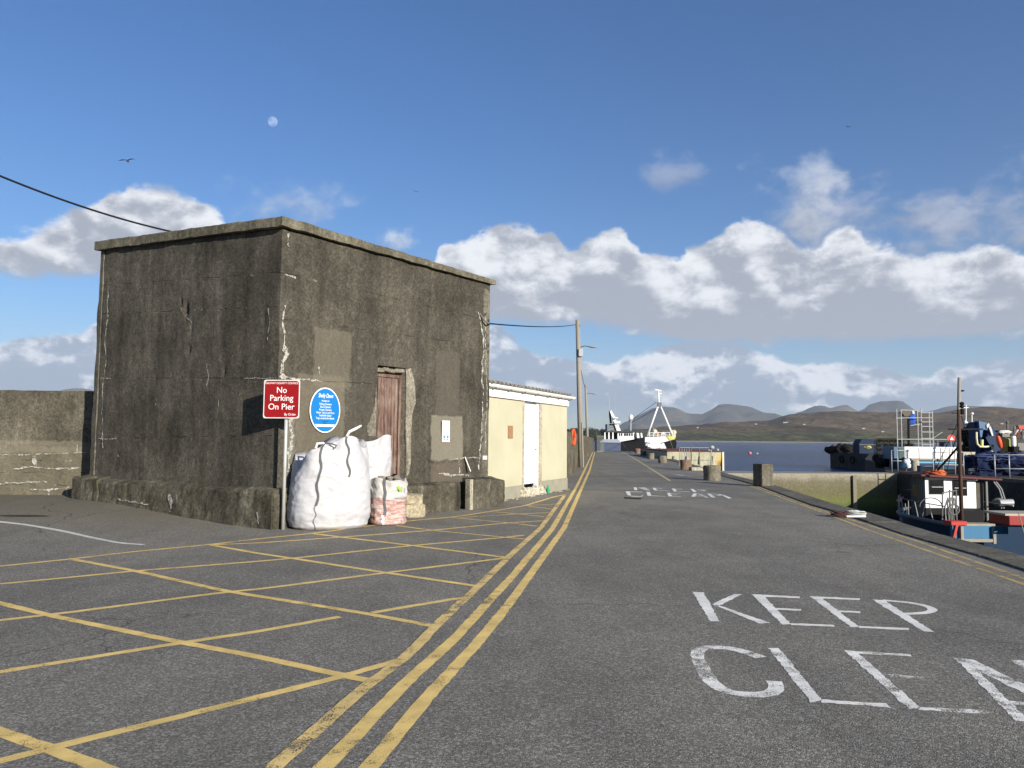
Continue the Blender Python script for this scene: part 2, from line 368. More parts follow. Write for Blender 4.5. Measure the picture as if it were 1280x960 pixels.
def curve(pts):
    nd = t.n.new('ShaderNodeFloatCurve'); t.l.new(fx, nd.inputs['Value']); c = nd.mapping.curves[0]
    P = sorted(((ae(u, v)[0] + 45) / 90, max(0, ae(u, v)[1]) / EM) for u, v in pts)
    P = [(0, P[0][1])] + P + [(1, P[-1][1])] if P[0][0] > 0 else P
    while len(c.points) < len(P): c.points.new(.5, .5)
    for q, (a_, b_) in zip(c.points, P): q.location = (min(1, max(0, a_)), b_); q.handle_type = 'AUTO_CLAMPED'
    nd.mapping.update(); return t.m('MULTIPLY', nd.outputs[0], EM)
# domain warped direction for billows
sq = t.scale(gen, 1, 1, 1.5)
b1 = t.noise(sq, 9, 3, .5); b2 = t.noise(sq, 26, 6, .58, .25); b3 = t.noise(t.scale(gen, 1, 1, 2.6), 6.5, 7, .6); b4 = t.noise(sq, 70, 5, .6)
off = (SUN.x * .02, SUN.y * .0, .022)
sq2 = t.scale(gen, 1, 1, 1.5, (off[0], 0, off[2]))
b2s = t.noise(sq2, 26, 6, .58, .25); b1s = t.noise(t.scale(gen, 1, 1, 1.5, (.03, 0, .05)), 9, 3, .5)
relief = t.m('ADD', t.m('MULTIPLY', t.m('SUBTRACT', b2, b2s), 2.1), t.m('MULTIPLY', t.m('SUBTRACT', b1, b1s), 2.0))
lump = t.m('ADD', t.m('MULTIPLY', t.m('SUBTRACT', b1, .5), 5.5), t.m('ADD', t.m('MULTIPLY', t.m('SUBTRACT', b2, .5), 4.6), t.m('MULTIPLY', t.m('SUBTRACT', b4, .5), 1.6)))
skyc = t.node('ShaderNodeHueSaturation', None, {'Saturation': 1.24, 'Value': 1.04, 'Color': sky.outputs[0]}).outputs[0]
skyc = t.mix(1.0, skyc, (.80, .96, 1.24), 'MULTIPLY')
CW = (8.9, 9.1, 9.55); CG = (3.7, 4.1, 5.0)
def layer(col, top, base, amp=1.0, soft=.9, bsoft=1.6, gray=CG, white=CW, dens=1.0, tl=.25, th=.95, fadeb=0, k3=1.9, kr=1.0):
    e = t.m('ADD', eln, t.m('MULTIPLY', lump, amp))
    a = t.ss(t.m('SUBTRACT', top, e), -.05, soft)
    bwob = t.m('ADD', eln, t.m('MULTIPLY', lump, .28))
    bb = t.ss(t.m('SUBTRACT', bwob, base), 0.0, bsoft)
    thick = t.m('MAXIMUM', t.m('SUBTRACT', top, base), .01)
    ok = t.ss(thick, .5, 1.4)
    tt = t.m('DIVIDE', t.m('SUBTRACT', t.m('ADD', eln, t.m('MULTIPLY', lump, -.25)), base), thick)
    br = t.ss(t.m('ADD', t.m('ADD', tt, t.m('MULTIPLY', relief, kr)), t.m('MULTIPLY', t.m('SUBTRACT', b3, .5), k3)), tl, th)
    cc = t.mix(br, gray, white)
    al = t.m('MULTIPLY', t.m('MULTIPLY', t.m('MULTIPLY', a, bb), ok), dens, clamp=True)
    return t.mix(al, col, cc)
col = skyc
# haze paling of the sky towards the horizon
col = t.mix(t.m('MULTIPLY', t.ss(eln, 9.0, .0), .35), col, (4.9, 5.6, 6.9))
# thin wisps of high grey cloud
def puff(col, u, v, ru, rv, cc, dens, w1=.55, lo=-.55, hi=.15):
    a0, e0 = ae(u, v); k = 57.3 / 960
    dx = t.m('DIVIDE', t.m('SUBTRACT', azn, a0), ru * k); dy = t.m('DIVIDE', t.m('SUBTRACT', eln, e0), rv * k)
    d = t.m('SQRT', t.m('ADD', t.m('MULTIPLY', dx, dx), t.m('MULTIPLY', dy, dy)))
    x = t.m('ADD', t.m('SUBTRACT', 1.0, d), t.m('MULTIPLY', t.m('ADD', t.m('SUBTRACT', b1, .5), t.m('SUBTRACT', b2, .5)), 3.4))
    al = t.m('MULTIPLY', t.ss(x, lo, hi + .9), dens)
    sh = t.ss(t.m('ADD', t.m('ADD', t.m('MULTIPLY', dy, .5), t.m('MULTIPLY', dx, .12)), t.m('MULTIPLY', relief, .8)), -.55, .55)
    return t.mix(al, col, t.mix(sh, tuple(c * .72 for c in cc), cc))
col = puff(col, 1150, 270, 120, 34, (5.0, 5.3, 6.4), .75)
col = puff(col, 845, 219, 30, 16, (5.0, 5.5, 6.6), .45)
col = puff(col, 992, 243, 38, 30, (6.9, 7.3, 8.1), .6)
col = puff(col, 362, 252, 46, 22, (6.3, 6.9, 8.0), .5)
col = puff(col, 496, 303, 28, 14, (8.5, 8.8, 9.4), .8)
topL = curve([(-60, 470), (0, 428), (60, 416), (100, 412), (127, 398), (170, 400), (300, 440), (480, 430), (560, 415), (615, 408), (650, 425), (700, 440), (760, 446), (800, 440), (850, 432), (900, 428), (960, 436), (1000, 447), (1080, 455), (1150, 468), (1200, 456), (1280, 446), (1340, 440)])
zero = t.m('ADD', 0.0, .6)
col = layer(col, topL, zero, .42, .45, 2.2, gray=(3.3, 4.0, 5.3), white=(8.9, 9.2, 9.8), tl=.42, th=1.35, dens=.97, k3=3.2, kr=1.5)
topM = curve([(-60, 300), (0, 290), (60, 280), (100, 262), (140, 240), (185, 230), (230, 240), (270, 258), (300, 290), (330, 345), (380, 370), (500, 370), (535, 345), (555, 306), (600, 292), (650, 281), (690, 290), (715, 312), (735, 297), (765, 283), (795, 300), (830, 316), (860, 315), (890, 303), (930, 277), (975, 284), (1010, 303), (1050, 281), (1085, 300), (1130, 312), (1190, 312), (1240, 300), (1280, 310), (1340, 320)])
baseM = curve([(-60, 345), (0, 345), (60, 352), (130, 352), (250, 350), (300, 345), (380, 365), (500, 360), (540, 372), (570, 395), (620, 410), (700, 408), (800, 425), (900, 437), (1000, 434), (1100, 438), (1200, 432), (1280, 424), (1340, 420)])
col = layer(col, topM, baseM, .42, .55, 1.0, gray=(3.75, 4.1, 4.9), white=CW, tl=.30, th=1.35)
t.l.new(col, bg.inputs['Color']); bg.inputs['Strength'].default_value = .064
sc.view_settings.view_transform = 'Standard'; sc.view_settings.look = 'None'; sc.view_settings.exposure = .72; sc.view_settings.gamma = 1
sc.cycles.use_denoising = True; sc.cycles.max_bounces = 6; sc.cycles.volume_bounces = 0; sc.cycles.transparent_max_bounces = 12
sc.cycles.caustics_reflective = False; sc.cycles.caustics_refractive = False; sc.cycles.sample_clamp_indirect = 6

# ------------------------------------------------------------------ setting
WZ = -2.2
structure(MB().add([(-13500, -2000, WZ), (13500, -2000, WZ), (13500, 13500, WZ), (-13500, 13500, WZ)], [(0, 1, 2, 3)]).build('water', m_water()))
# quay edge polyline (right hand side of the pier), from behind the camera to the pier end
QE = [(2.0, -30), (5.8, 0)] + [tuple(G(u, v).xy) for u, v in ((1280, 697), (1173, 669), (1089, 643.4), (1044, 632), (970.6, 608))] + [(10.45, 37.6), (14.9, 75), (19.3, 112)]
PW = [(2.45, 35.0), (3.85, 47.0), (7.3, 75.0), (11.7, 112.0)]     # pier wall line, left
def deck_outline():
    return QE + [(11.7, 112.0), (7.3, 75.0), (3.85, 47.0), (2.45, 35), (-1.5, 33), (-12, 22.0), (-40, 20), (-40, -30)]
import bmesh
bm = bmesh.new(); f_ = bm.faces.new([bm.verts.new((x, y, 0)) for x, y in deck_outline()])
for x in [i * .8 for i in range(-24, -3)]:
    bmesh.ops.bisect_plane(bm, geom=bm.faces[:] + bm.edges[:] + bm.verts[:], plane_co=(x, 0, 0), plane_no=(1, 0, 0))
for y in [11.4 + i * .6 for i in range(16)]:
    bmesh.ops.bisect_plane(bm, geom=bm.faces[:] + bm.edges[:] + bm.verts[:], plane_co=(0, y, 0), plane_no=(0, 1, 0))
for v in bm.verts: v.co.z = ramp_h(v.co.x, v.co.y)
bmesh.ops.triangulate(bm, faces=bm.faces[:])
bmesh.ops.recalc_face_normals(bm, faces=bm.faces[:])
if sum(f.normal.z for f in bm.faces) < 0: bmesh.ops.reverse_faces(bm, faces=bm.faces[:])
me = bpy.data.meshes.new('ground'); bm.to_mesh(me); bm.free(); me.materials.append(ASPH)
go = bpy.data.objects.new('ground', me); COL.objects.link(go); structure(go)
# vertical faces of the quay
mb = MB(); dk = deck_outline(); n = len(dk)
mb.add([(x, y, -.012) for x, y in dk] + [(x, y, -4) for x, y in dk], [(i, (i + 1) % n, n + (i + 1) % n, n + i) for i in range(n)])
structure(mb.build('quay_wall', ALGAE_SHADE))
# coping stones along the quay edge
def offs(line, d):
    out = []
    for i, p in enumerate(line):
        a = Vector(line[max(i - 1, 0)]); b = Vector(line[min(i + 1, len(line) - 1)]); dr = (b - a).normalized(); nn = Vector((-dr.y, dr.x)); out.append(Vector(p) + nn * d)
    return out
mb = MB(); inner = offs(QE, .6)
def resample(line, step):
    out = []; carry = 0
    for a, b in zip(line, line[1:]):
        a, b = Vector(a), Vector(b); L = (b - a).length; k = max(1, int(L / step))
        out += [a.lerp(b, i / k) for i in range(k)]
    return out + [Vector(line[-1])]
qs = resample(QE, 1.5); qi = offs([tuple(p) for p in qs], .60)
for i in range(len(qs) - 1):
    a, b, c, d = qs[i], qs[i + 1], qi[i + 1], qi[i]
    e = (b - a).normalized() * .012; hz = .028 + random.uniform(-.006, .006)
    o2 = offs([tuple(a), tuple(b)], -.03 + random.uniform(-.01, .01)); a2, b2 = o2
    poly = [(a2 + e), (b2 - e), (c - e), (d + e)]
    mb.extrude([(p.x, p.y, -.3) for p in poly], (0, 0, .3 + hz))
structure(mb.build('quay_kerb', CONC, bevel=.015))

# far land --------------------------------------------------------
TERR = {}
def terrain(name, mat, prof, d0, d1, dpk, zb, nj, amp, us, freq, back=1.0):
    prof = sorted(prof); mb = MB(); ni = len(us)
    def hv(u):
        for (a, va), (b, vb) in zip(prof, prof[1:]):
            if a <= u <= b: tt = (u - a) / (b - a); tt = tt; return va + (vb - va) * tt
        return prof[0][1] if u < prof[0][0] else prof[-1][1]
    for j in range(nj):
        tj = j / (nj - 1); y = d0 + (d1 - d0) * tj
        for u in us:
            d = ray(u, 549); x = d.x / d.y * y
            hp = Zat(d.x / d.y * dpk, dpk, hv(u) - (1.6 * noise.fractal(Vector((u * .045, dpk * .001, 0)), 1, 2, 5))) - zb
            k = (y - d0) / (dpk - d0); sh = (k ** .8) if k <= 1 else max(0, 1 - (k - 1) * back)
            edge = min(1, k * 4) if k < 1 else 1
            nn = noise.fractal(Vector((x * freq, y * freq * .8, 3.3)), 1, 2, 6)
            z = zb + hp * sh * (1 - .35 * abs(1 - k)) + amp * nn * edge * (1 - .75 * max(0, 1 - abs(1 - k) * 4))
            mb.v.append(Vector((x, y, max(z, zb) if j else zb)))
    mb.f = [(j * ni + i, j * ni + i + 1, (j + 1) * ni + i + 1, (j + 1) * ni + i) for j in range(nj - 1) for i in range(ni - 1)]
    o = mb.build(name, mat, smooth=True, recalc=False); TERR[name] = (mb.v, mb.f); return structure(o)
nearp = [(-900, 545), (0, 546), (300, 547), (600, 541), (700, 540), (760, 539), (800, 536), (850, 532), (900, 528), (960, 525), (985, 519), (1010, 516), (1040, 514), (1100, 514.5), (1150, 516), (1180, 515), (1210, 510), (1240, 508), (1270, 510), (1400, 516), (1700, 530), (2300, 545)]
terrain('hills', m_land('moor', ((.055, .036, .018), (.12, .078, .038), (.20, .145, .075)), True), nearp, 2300, 4300, 3900, WZ, 70, 14, [-900 + i * 8 for i in range(400)], .0045, 1.5)
farp = [(-900, 540), (0, 505), (50, 494), (70, 489), (90, 485.5), (105, 487), (120, 489), (180, 500), (400, 535), (640, 549), (755, 545), (790, 525), (812, 511), (830, 507), (845, 508), (860, 517), (880, 517.5), (900, 508), (918, 505), (935, 507), (958, 515), (985, 522), (1002, 515), (1028, 505.5), (1040, 508), (1048, 507), (1058, 504), (1075, 514), (1088, 505), (1100, 501), (1128, 501), (1140, 510), (1150, 517), (1165, 513), (1182, 507), (1200, 506), (1225, 507), (1280, 518), (1500, 520), (2200, 540)]
terrain('mountains', m_land('far_moor', ((.05, .055, .055), (.085, .08, .065), (.13, .11, .08)), False, .0012), farp, 8500, 12500, 11000, WZ, 44, 130, [-900 + i * 7 for i in range(450)], .0016, .8)
# haze volume
hz = MB().box((0, 5900, 700 - 2.2), (27600, 16200, 1404)); hm = bpy.data.materials.new('haze'); hm.use_nodes = True
hn = hm.node_tree; hn.nodes.clear(); ho = hn.nodes.new('ShaderNodeOutputMaterial'); pv = hn.nodes.new('ShaderNodeVolumePrincipled')
pv.inputs['Color'].default_value = (.70, .80, .93, 1); pv.inputs['Density'].default_value = 4.0e-5; pv.inputs['Anisotropy'].default_value = 0.0
hn.links.new(pv.outputs[0], ho.inputs['Volume']); hm.cycles.homogeneous_volume = True
tag(hz.build('haze', hm), kind='stuff')

# far woodland along the left of the hills
mb = MB(); 
for i in range(420):
    u = random.uniform(560, 800); y = random.uniform(1500, 1700)
    d = ray(u, 549); x = d.x / d.y * y; h = random.uniform(7, 15)
    if u > 765: h *= .6
    mb.sphere((x, y, WZ + 8 + h * .3 + random.uniform(0, 6)), h * .6, 6, 5, (1, 1, 1.15), .5)
tag(mb.build('woodland', paint((.028, .034, .018), .95, .4, .2, 0, .2, bump=0)), kind='stuff')
mb = MB()
NJ = 10
for j in range(NJ):
    for i in range(70):
        u = 380 + i * 6.6; y = 1400 + j * 60; d = ray(u, 549); ed = max(0, 1 - abs(u - 600) / 230)
        mb.v.append(Vector((d.x / d.y * y, y, WZ + (min(1, j / 3)) * (6 + 5 * noise.noise(Vector((u * .03, j * .3, 1)))) * ed ** .5)))
mb.f = [(j * 70 + i, j * 70 + i + 1, (j + 1) * 70 + i + 1, (j + 1) * 70 + i) for j in range(NJ - 1) for i in range(69)]
structure(mb.build('headland', m_land('headland_moor', ((.03, .032, .015), (.055, .055, .025), (.09, .075, .045)), False, .02), smooth=True, recalc=False))

# ------------------------------------------------------------------ painted road markings
MARKS = []
def drape(p, lift): return Vector((p[0], p[1], ramp_h(p[0], p[1]) + lift))
def gpt(u, v):
    p = G(u, v)
    for _ in range(4): p = G(u, v, ramp_h(p.x, p.y))
    return p
def ribbon(mb, px, width, lift=.002, conv=gpt, sm=12):
    pts = [Vector(conv(*q)[:2]) for q in px]; fine = []
    for a, b in zip(pts, pts[1:]):
        k = max(1, int((b - a).length / .07)); fine += [a.lerp(b, i / k) for i in range(k)]
    fine.append(pts[-1]); vs = []
    # smooth slightly
    for _ in range(sm): fine = [fine[0]] + [(fine[i - 1] + fine[i] * 2 + fine[i + 1]) / 4 for i in range(1, len(fine) - 1)] + [fine[-1]]
    for i, p in enumerate(fine):
        d = (fine[min(i + 1, len(fine) - 1)] - fine[max(i - 1, 0)]).normalized(); nn = Vector((-d.y, d.x))
        j = [width * .53 * (1 + .10 * noise.noise(Vector((p.x * 2.5, p.y * 2.5, q_))) + .16 * noise.noise(Vector((p.x * 14, p.y * 14, q_))) + .10 * noise.noise(Vector((p.x * 40, p.y * 40, q_)))) for q_ in (0, 7)]
        vs += [drape(p + nn * j[0], lift), drape(p - nn * j[1], lift)]
    mb.add(vs, [(2 * i, 2 * i + 1, 2 * i + 3, 2 * i + 2) for i in range(len(fine) - 1)])
def polymark(mb, px, lift=.002):
    P = [Vector(gpt(*q)[:2]) for q in px]; out = []
    for a, b in zip(P, P[1:] + P[:1]):
        k = max(1, int((b - a).length / .03))
        for i in range(k): q = a.lerp(b, i / k); out.append(q + Vector((noise.noise(Vector((q.x * 18, q.y * 18, 1))), noise.noise(Vector((q.x * 18, q.y * 18, 5))))) * (.016 if (b - a).length > .02 else 0))
    mb.add([drape(q, lift) for q in out], [tuple(range(len(out)))])
A = [(338, 964), (342, 960), (467, 850), (504, 825), (529, 800), (545, 782), (597, 734), (637, 695), (676, 660), (706, 619)]
Bl = [(380, 985), (405, 960), (510, 850), (567, 800), (615, 747), (640, 721), (691, 660), (721, 608), (733, 583), (741, 565)]
Cl = [(438, 985), (461, 960), (540, 865), (600, 800), (640, 750), (705, 660), (728, 608), (737, 588), (743.5, 565)]
for L, wd, lift in ((A, .09, .005), (Bl, .094, .002), (Cl, .094, .002)):
    mb = MB(); ribbon(mb, L, wd, lift); structure(mb.build('yellow_line', YELW if L is A else YEL, recalc=False))
fam1 = [[(262, 681), (320, 679), (420, 672), (540, 663), (630, 654), (679, 651)], [(0, 730), (75, 723), (165, 714), (320, 702), (365, 698), (515, 682), (640, 671), (655, 669)],
        [(-60, 783), (0, 775), (60, 769), (287, 739.5), (320, 737), (482, 716), (637, 697)], [(-80, 853), (0, 840), (230, 803), (320, 790), (425, 771)], [(465, 766), (590, 745)],
        [(-80, 972), (0, 951), (60, 936), (320, 872.5), (430, 845), (500, 825)], [(575, 647), (647, 642.5), (690, 640.5)], [(657, 632), (696, 630)]]
fam2 = [[(-80, 737), (0, 754), (60, 769), (225, 803), (320, 820.5), (430, 845), (466, 852)], [(92, 699.5), (170, 714), (287, 740), (320, 745), (460, 767.5), (543, 783)],
        [(262, 681), (320, 691.5), (365, 698), (482, 716), (597, 733)], [(390, 667), (430, 672), (515, 682), (633, 697)], [(495, 657), (540, 663), (655, 674)], [(565, 647), (640, 654), (672, 658)],
        [(619, 640), (647, 642.5), (680, 646)], [(660, 633), (690, 636.5)], [(-80, 890), (0, 914.5), (60, 936), (128, 960), (200, 988)]]
mb = MB()
for L in fam1: ribbon(mb, L, .077 if L[0][1] > 660 else .06)
structure(mb.build('box_marking', YEL, recalc=False))
mb = MB()
for L in fam2: ribbon(mb, L, .082 if L[0][1] > 660 else .06, .003)
structure(mb.build('box_marking', YEL, recalc=False))
mb = MB(); ribbon(mb, [(-80, 716), (0, 708), (90, 699), (165, 690), (262, 681), (320, 674), (390, 667), (504, 652), (570, 646), (629, 637), (657, 632), (693, 621), (706, 618.5)], .075, .004)
structure(mb.build('box_marking', YEL, recalc=False))
mb = MB(); ribbon(mb, [(-60, 650), (0, 653), (30, 656), (60, 660.5), (85, 665), (120, 673), (150, 679), (180, 681)], .085)
structure(mb.build('white_line', m_marking('bay_line_white', (.66, .65, .58), .45), recalc=False))
mb = MB(); ribbon(mb, [(778, 565), (796, 575), (837.5, 601)], .10); structure(mb.build('yellow_line', m_marking('pale_yellow_marking', (.55, .45, .2), .44), recalc=False))
for L in ([(925, 603), (942, 609), (1032, 642), (1089, 664), (1201, 703), (1280, 730.6), (1400, 775)], [(940, 606), (982, 621), (1041, 643), (1089, 657.5), (1145, 676), (1190, 692), (1280, 723), (1400, 765)]):
    mb = MB(); ribbon(mb, L, .075); structure(mb.build('yellow_line', m_marking('quay_yellow', (.50, .36, .13), .60), recalc=False))
for L in ([(841, 592), (850, 594), (868, 595.5)], [(808, 582), (818, 582.5), (829, 582.5)], [(797, 575), (810, 575.5)], [(790, 570), (800, 570.5)]):
    mb = MB(); ribbon(mb, L, .3); structure(mb.build('white_line', WHTF, recalc=False))
def LP(*pts): return [(840 + x / 2.909, 720 + y / 2.909) for x, y in pts]
keep = MB()
for q in ([(75, 58), (115, 60), (172, 164), (138, 165)], [(225, 66), (255, 67), (165, 112), (145, 103)], [(150, 104), (180, 110), (357, 171), (318, 173)],
          [(290, 67), (330, 68), (432, 176), (402, 178)], [(328, 68.5), (466, 75), (462, 81.5), (336, 76)], [(376, 117), (470, 121), (470, 127), (382, 123)], [(428, 172), (590, 178), (590, 185), (433, 179)],
          [(500, 74), (540, 76), (680, 186), (652, 187)], [(538, 76), (685, 82), (683, 88), (547, 82)], [(601, 126), (685, 129), (685, 135), (610, 131.5)], [(676, 182), (860, 190), (860, 198), (685, 189)],
          [(728, 86), (770, 88), (952, 203), (915, 202)]): polymark(keep, LP(*q))
ribbon(keep, LP((768, 89), (870, 94), (930, 104), (965, 122), (968, 134), (930, 141), (850, 138.5)), .075, .003)
structure(keep.build('road_lettering', WHT, recalc=False))
clr = MB()
ribbon(clr, LP((322, 297), (290, 280), (240, 264), (160, 256), (92, 262), (92, 300), (120, 355), (148, 395), (190, 425), (260, 440), (330, 440), (385, 430), (395, 415), (370, 383)), .095, .002, sm=3)
for q in ([(350, 262), (388, 262), (545, 452), (505, 461)], [(540, 450), (780, 464), (795, 479), (546, 461)],
          [(625, 270), (670, 274), (905, 482), (860, 484)], [(668, 274), (865, 284), (870, 293), (680, 283)], [(783, 357), (915, 366), (915, 374), (797, 368)], [(890, 477), (1130, 489), (1160, 497), (1135, 502), (901, 488)],
          [(1025, 296), (1068, 299), (1300, 530), (1250, 528)], [(1072, 301), (1100, 306), (1340, 425), (1480, 505), (1430, 500), (1110, 345)], [(1222, 455), (1390, 468), (1400, 478), (1236, 468)],
          [(1232, 306), (1285, 308), (1640, 548), (1590, 548)], [(1290, 309), (1480, 316), (1480, 324), (1305, 318)]): polymark(clr, LP(*q))
structure(clr.build('road_lettering', WHTW, recalc=False))
def FP(*pts): return [(760 + x / 7.11, 560 + y / 7.11) for x, y in pts]
far = MB(); fal = MB()
for q in ([(228, 349), (252, 349), (262, 374), (234, 375)], [(395, 354), (420, 354), (442, 378), (412, 378)], [(565, 361), (592, 361), (616, 386), (585, 386)], [(732, 364), (758, 364), (790, 391), (758, 391)],
          [(155, 386), (195, 386), (205, 424), (175, 420)], [(340, 391), (372, 391), (388, 425), (352, 425)], [(525, 399), (552, 399), (572, 430), (538, 430)], [(760, 404), (790, 404), (775, 434), (740, 434)], [(880, 406), (908, 406), (955, 440), (922, 440)], [(1005, 417), (1035, 419), (1100, 447), (1070, 449)]): polymark(far, FP(*q))
for q in ([(192, 386), (300, 389), (318, 394), (195, 391)], [(195, 424), (290, 428), (320, 412), (300, 434), (215, 433)], [(385, 421), (510, 429), (510, 433), (388, 427)], [(550, 399), (645, 401), (645, 404), (553, 403)], [(565, 412), (620, 413), (620, 416), (566, 415)], [(570, 426), (650, 429), (650, 432), (573, 431)],
          [(788, 404), (830, 412), (900, 442), (870, 442)], [(780, 424), (850, 427), (850, 430), (780, 428)], [(905, 407), (1000, 409), (1040, 420), (1000, 425), (930, 424), (985, 419), (975, 413), (910, 411)],
          [(262, 352), (330, 350), (375, 378), (340, 377)], [(420, 355), (480, 357), (480, 361), (424, 359)], [(442, 374), (550, 380), (550, 384), (444, 378)], [(592, 362), (660, 365), (660, 368), (596, 366)], [(616, 382), (725, 386), (725, 390), (618, 386)], [(760, 365), (840, 370), (880, 378), (850, 384), (780, 380), (850, 377), (830, 373)]): polymark(fal, FP(*q))
structure(far.build('road_lettering', WHT, recalc=False)); structure(fal.build('road_lettering', m_marking('dull_white_marking', (.6, .59, .55), .56), recalc=False))
# dark repair patch by the far lettering
mb = MB(); mb.add([drape(G(*q), .0025) for q in FP((140, 436), (300, 446), (290, 458), (145, 450))], [(0, 1, 2, 3)]); structure(mb.build('tar_patch', paint((.03, .028, .026), .9, .2, 5), recalc=False))
# dusty puddle mark at the left
mb = MB(); c0 = gpt(28, 647.5); mb.add([drape((c0.x + math.cos(a) * .5 * (1 + .2 * noise.noise(Vector((a, 0, 1)))), c0.y + math.sin(a) * .10, 0), .003) for a in [2 * math.pi * k / 28 for k in range(28)]], [tuple(range(28))])
structure(mb.build('damp_patch', paint((.04, .037, .033), .5, .2, 3), recalc=False))
# ------------------------------------------------------------------ concrete building
C0 = Vector((-4.20, 13.75, 0)); RD = Vector((.606, .795, 0)).normalized(); RN = Vector((RD.y, -RD.x, 0))
LDr = Vector((-.85, .527, 0)).normalized(); LN = Vector((-LDr.y * -1, LDr.x, 0)); LN = Vector((LDr.y * -1, LDr.x, 0))
if LN.y > 0: LN = -LN
def RW(u, v): p = W(u, v, C0, RN); return (p - C0).dot(RD), p.z
def LW(u, v): p = W(u, v, C0, LN); return (p - C0).dot(LDr), p.z
SR = RW(611.5, 450)[0]; SL = LW(126, 320)[0]
ZT = RW(349, 286)[1]; ZTR = RW(611.5, 357)[1]; ZTL = LW(127, 314)[1]
print('building', SR, SL, ZT, ZTR, ZTL)
door = [RW(471, 598), RW(506, 458)]; dz0, dz1 = door[0][1], RW(488, 458)[1]; ds0, ds1 = RW(471, 520)[0], RW(507, 520)[0]
pr = lambda u, v: RW(u, v); 
def patchR(u0, v0, u1, v1, col, f):
    a, b_ = RW(u0, v1), RW(u1, v0); return (a[0], b_[0], a[1], b_[1], col, f)
pR = [patchR(390, 414, 440, 484, (.14, .125, .095), .60), patchR(366, 470, 432, 640, (.165, .145, .105), .55), patchR(352, 500, 372, 640, (.24, .225, .19), .4), patchR(432, 440, 470, 640, (.06, .056, .045), .35),
      patchR(537, 519, 579, 577, (.19, .175, .135), .8), patchR(537, 577, 579, 606, (.11, .09, .07), .7), patchR(544, 440, 576, 520, (.095, .086, .068), .6)]
def joint(fn, *q):
    (a, za), (b_, zb) = fn(*q[0]), fn(*q[1]); sl = (zb - za) / (b_ - a); return (za - sl * a, sl)
jR = [joint(RW, (352, 341), (608, 400)), joint(RW, (352, 474), (606, 487)), joint(RW, (352, 399), (606, 432))]
jL = [joint(LW, (346, 341), (131, 357)), joint(LW, (346, 473), (125, 473)), joint(LW, (346, 384), (128, 392)), joint(LW, (346, 545), (122, 548))]
MR = m_wall('building_concrete', (.053, .048, .038), (.100, .091, .072), (.020, .018, .0145), jR, pR, streak=.8)
ML = m_wall('building_concrete_rain_side', (.058, .053, .042), (.122, .112, .090), (.020, .0185, .015), jL, [(LW(330, 400)[0], LW(346, 400)[0] + .0, .5, 4.6, (.07, .066, .054), .4)], streak=.85)
BLD = thing('concrete_building', (C0.x, C0.y, 0), 'tall square grey concrete building with flat roof and red wooden door', 'building')
def disp(p, a=.02): 
    return Vector((noise.noise(p * 1.3), noise.noise(p * 1.3 + Vector((7, 3, 1))), 0)) * a + Vector((noise.noise(p * 6), noise.noise(p * 6 + Vector((2, 9, 4))), 0)) * a * .45
def wallgrid(p0, d, n, s0, s1, ztop, step, mat, name, hole=None, pits=(), zb=0.0, flip=False):
    ss = []; x = s0
    k = max(2, int((s1 - s0) / step)); ss = [s0 + (s1 - s0) * i / k for i in range(k + 1)]
    zs = [i / 60 for i in range(61)]
    if hole: ss = sorted(set([x for x in ss if abs(x - hole[0]) > .04 and abs(x - hole[1]) > .04] + [hole[0], hole[1]]))
    vs = []; uv = []; zz = []
    nz = 62
    base = [zb + (5.9 - zb) * i / (nz - 1) for i in range(nz)]
    if hole: base = sorted([z for z in base if abs(z - hole[2]) > .05 and abs(z - hole[3]) > .05] + [hole[2], hole[3]])
    nz = len(base)
    for s_ in ss:
        zt = ztop(s_)
        for z in base:
            z2 = z if z < 4.0 else 4.0 + (z - 4.0) / 1.9 * (zt - 4.0)
            q = p0 + d * s_ + Vector((0, 0, z2)); dd = disp(q, .022)
            for (ps, pz, rr, dep, el_) in pits:
                a = ((s_ - ps) / rr) ** 2 + ((z2 - pz) / (rr * el_)) ** 2
                if a < 1.6: dd -= n * dep * math.exp(-a * 2.2) * (1.1 + noise.noise(q * 12))
            if flip and s_ > s1 - .5: dd += d * (.07 * noise.noise(Vector((0, 0, z2 * 1.1))) + .05 * (4.5 - z2) / 4.5) * ((s_ - s1 + .5) / .5)
            vs.append(q + dd); uv.append((s_, z2))
    fs = []
    for i in range(len(ss) - 1):
        for j in range(nz - 1):
            if hole and hole[0] - 1e-4 <= ss[i] < hole[1] - 1e-4 and hole[2] - 1e-4 <= base[j] < hole[3] - 1e-4: continue
            f = (i * nz + j, (i + 1) * nz + j, (i + 1) * nz + j + 1, i * nz + j + 1)
            fs.append(f[::-1] if flip else f)
    o_ = ORG[BLD.name]; me = bpy.data.meshes.new(name); me.from_pydata([v - o_ for v in vs], [], fs)
    ul = me.uv_layers.new(name='UVMap')
    for lp in me.loops: ul.data[lp.index].uv = uv[lp.vertex_index]
    me.materials.append(mat); me.polygons.foreach_set('use_smooth', [True] * len(me.polygons))
    o = bpy.data.objects.new(name, me); COL.objects.link(o); o.parent = BLD; ORG[o.name] = o_; return o
zr = lambda s_: ZT + (ZTR - ZT) * s_ / SR + .02
zl = lambda s_: ZT + (ZTL - ZT) * s_ / SL + .02
pitsL = [(LW(232, 387)[0], LW(232, 387)[1], .075, .14, 1.9), (LW(236, 436)[0], LW(236, 436)[1], .10, .10, .7), (LW(238, 436)[0] , LW(238, 410)[1], .07, .05, 2.6), (LW(226, 378)[0], LW(226, 378)[1], .05, .06, 2), (LW(330, 398)[0], LW(330, 398)[1], .05, .03, 4), (LW(280, 466)[0], LW(280, 466)[1], .045, .05, 1)]
wallgrid(C0, RD, RN, 0, SR, zr, .055, MR, 'wall', (ds0, ds1, dz0, dz1))
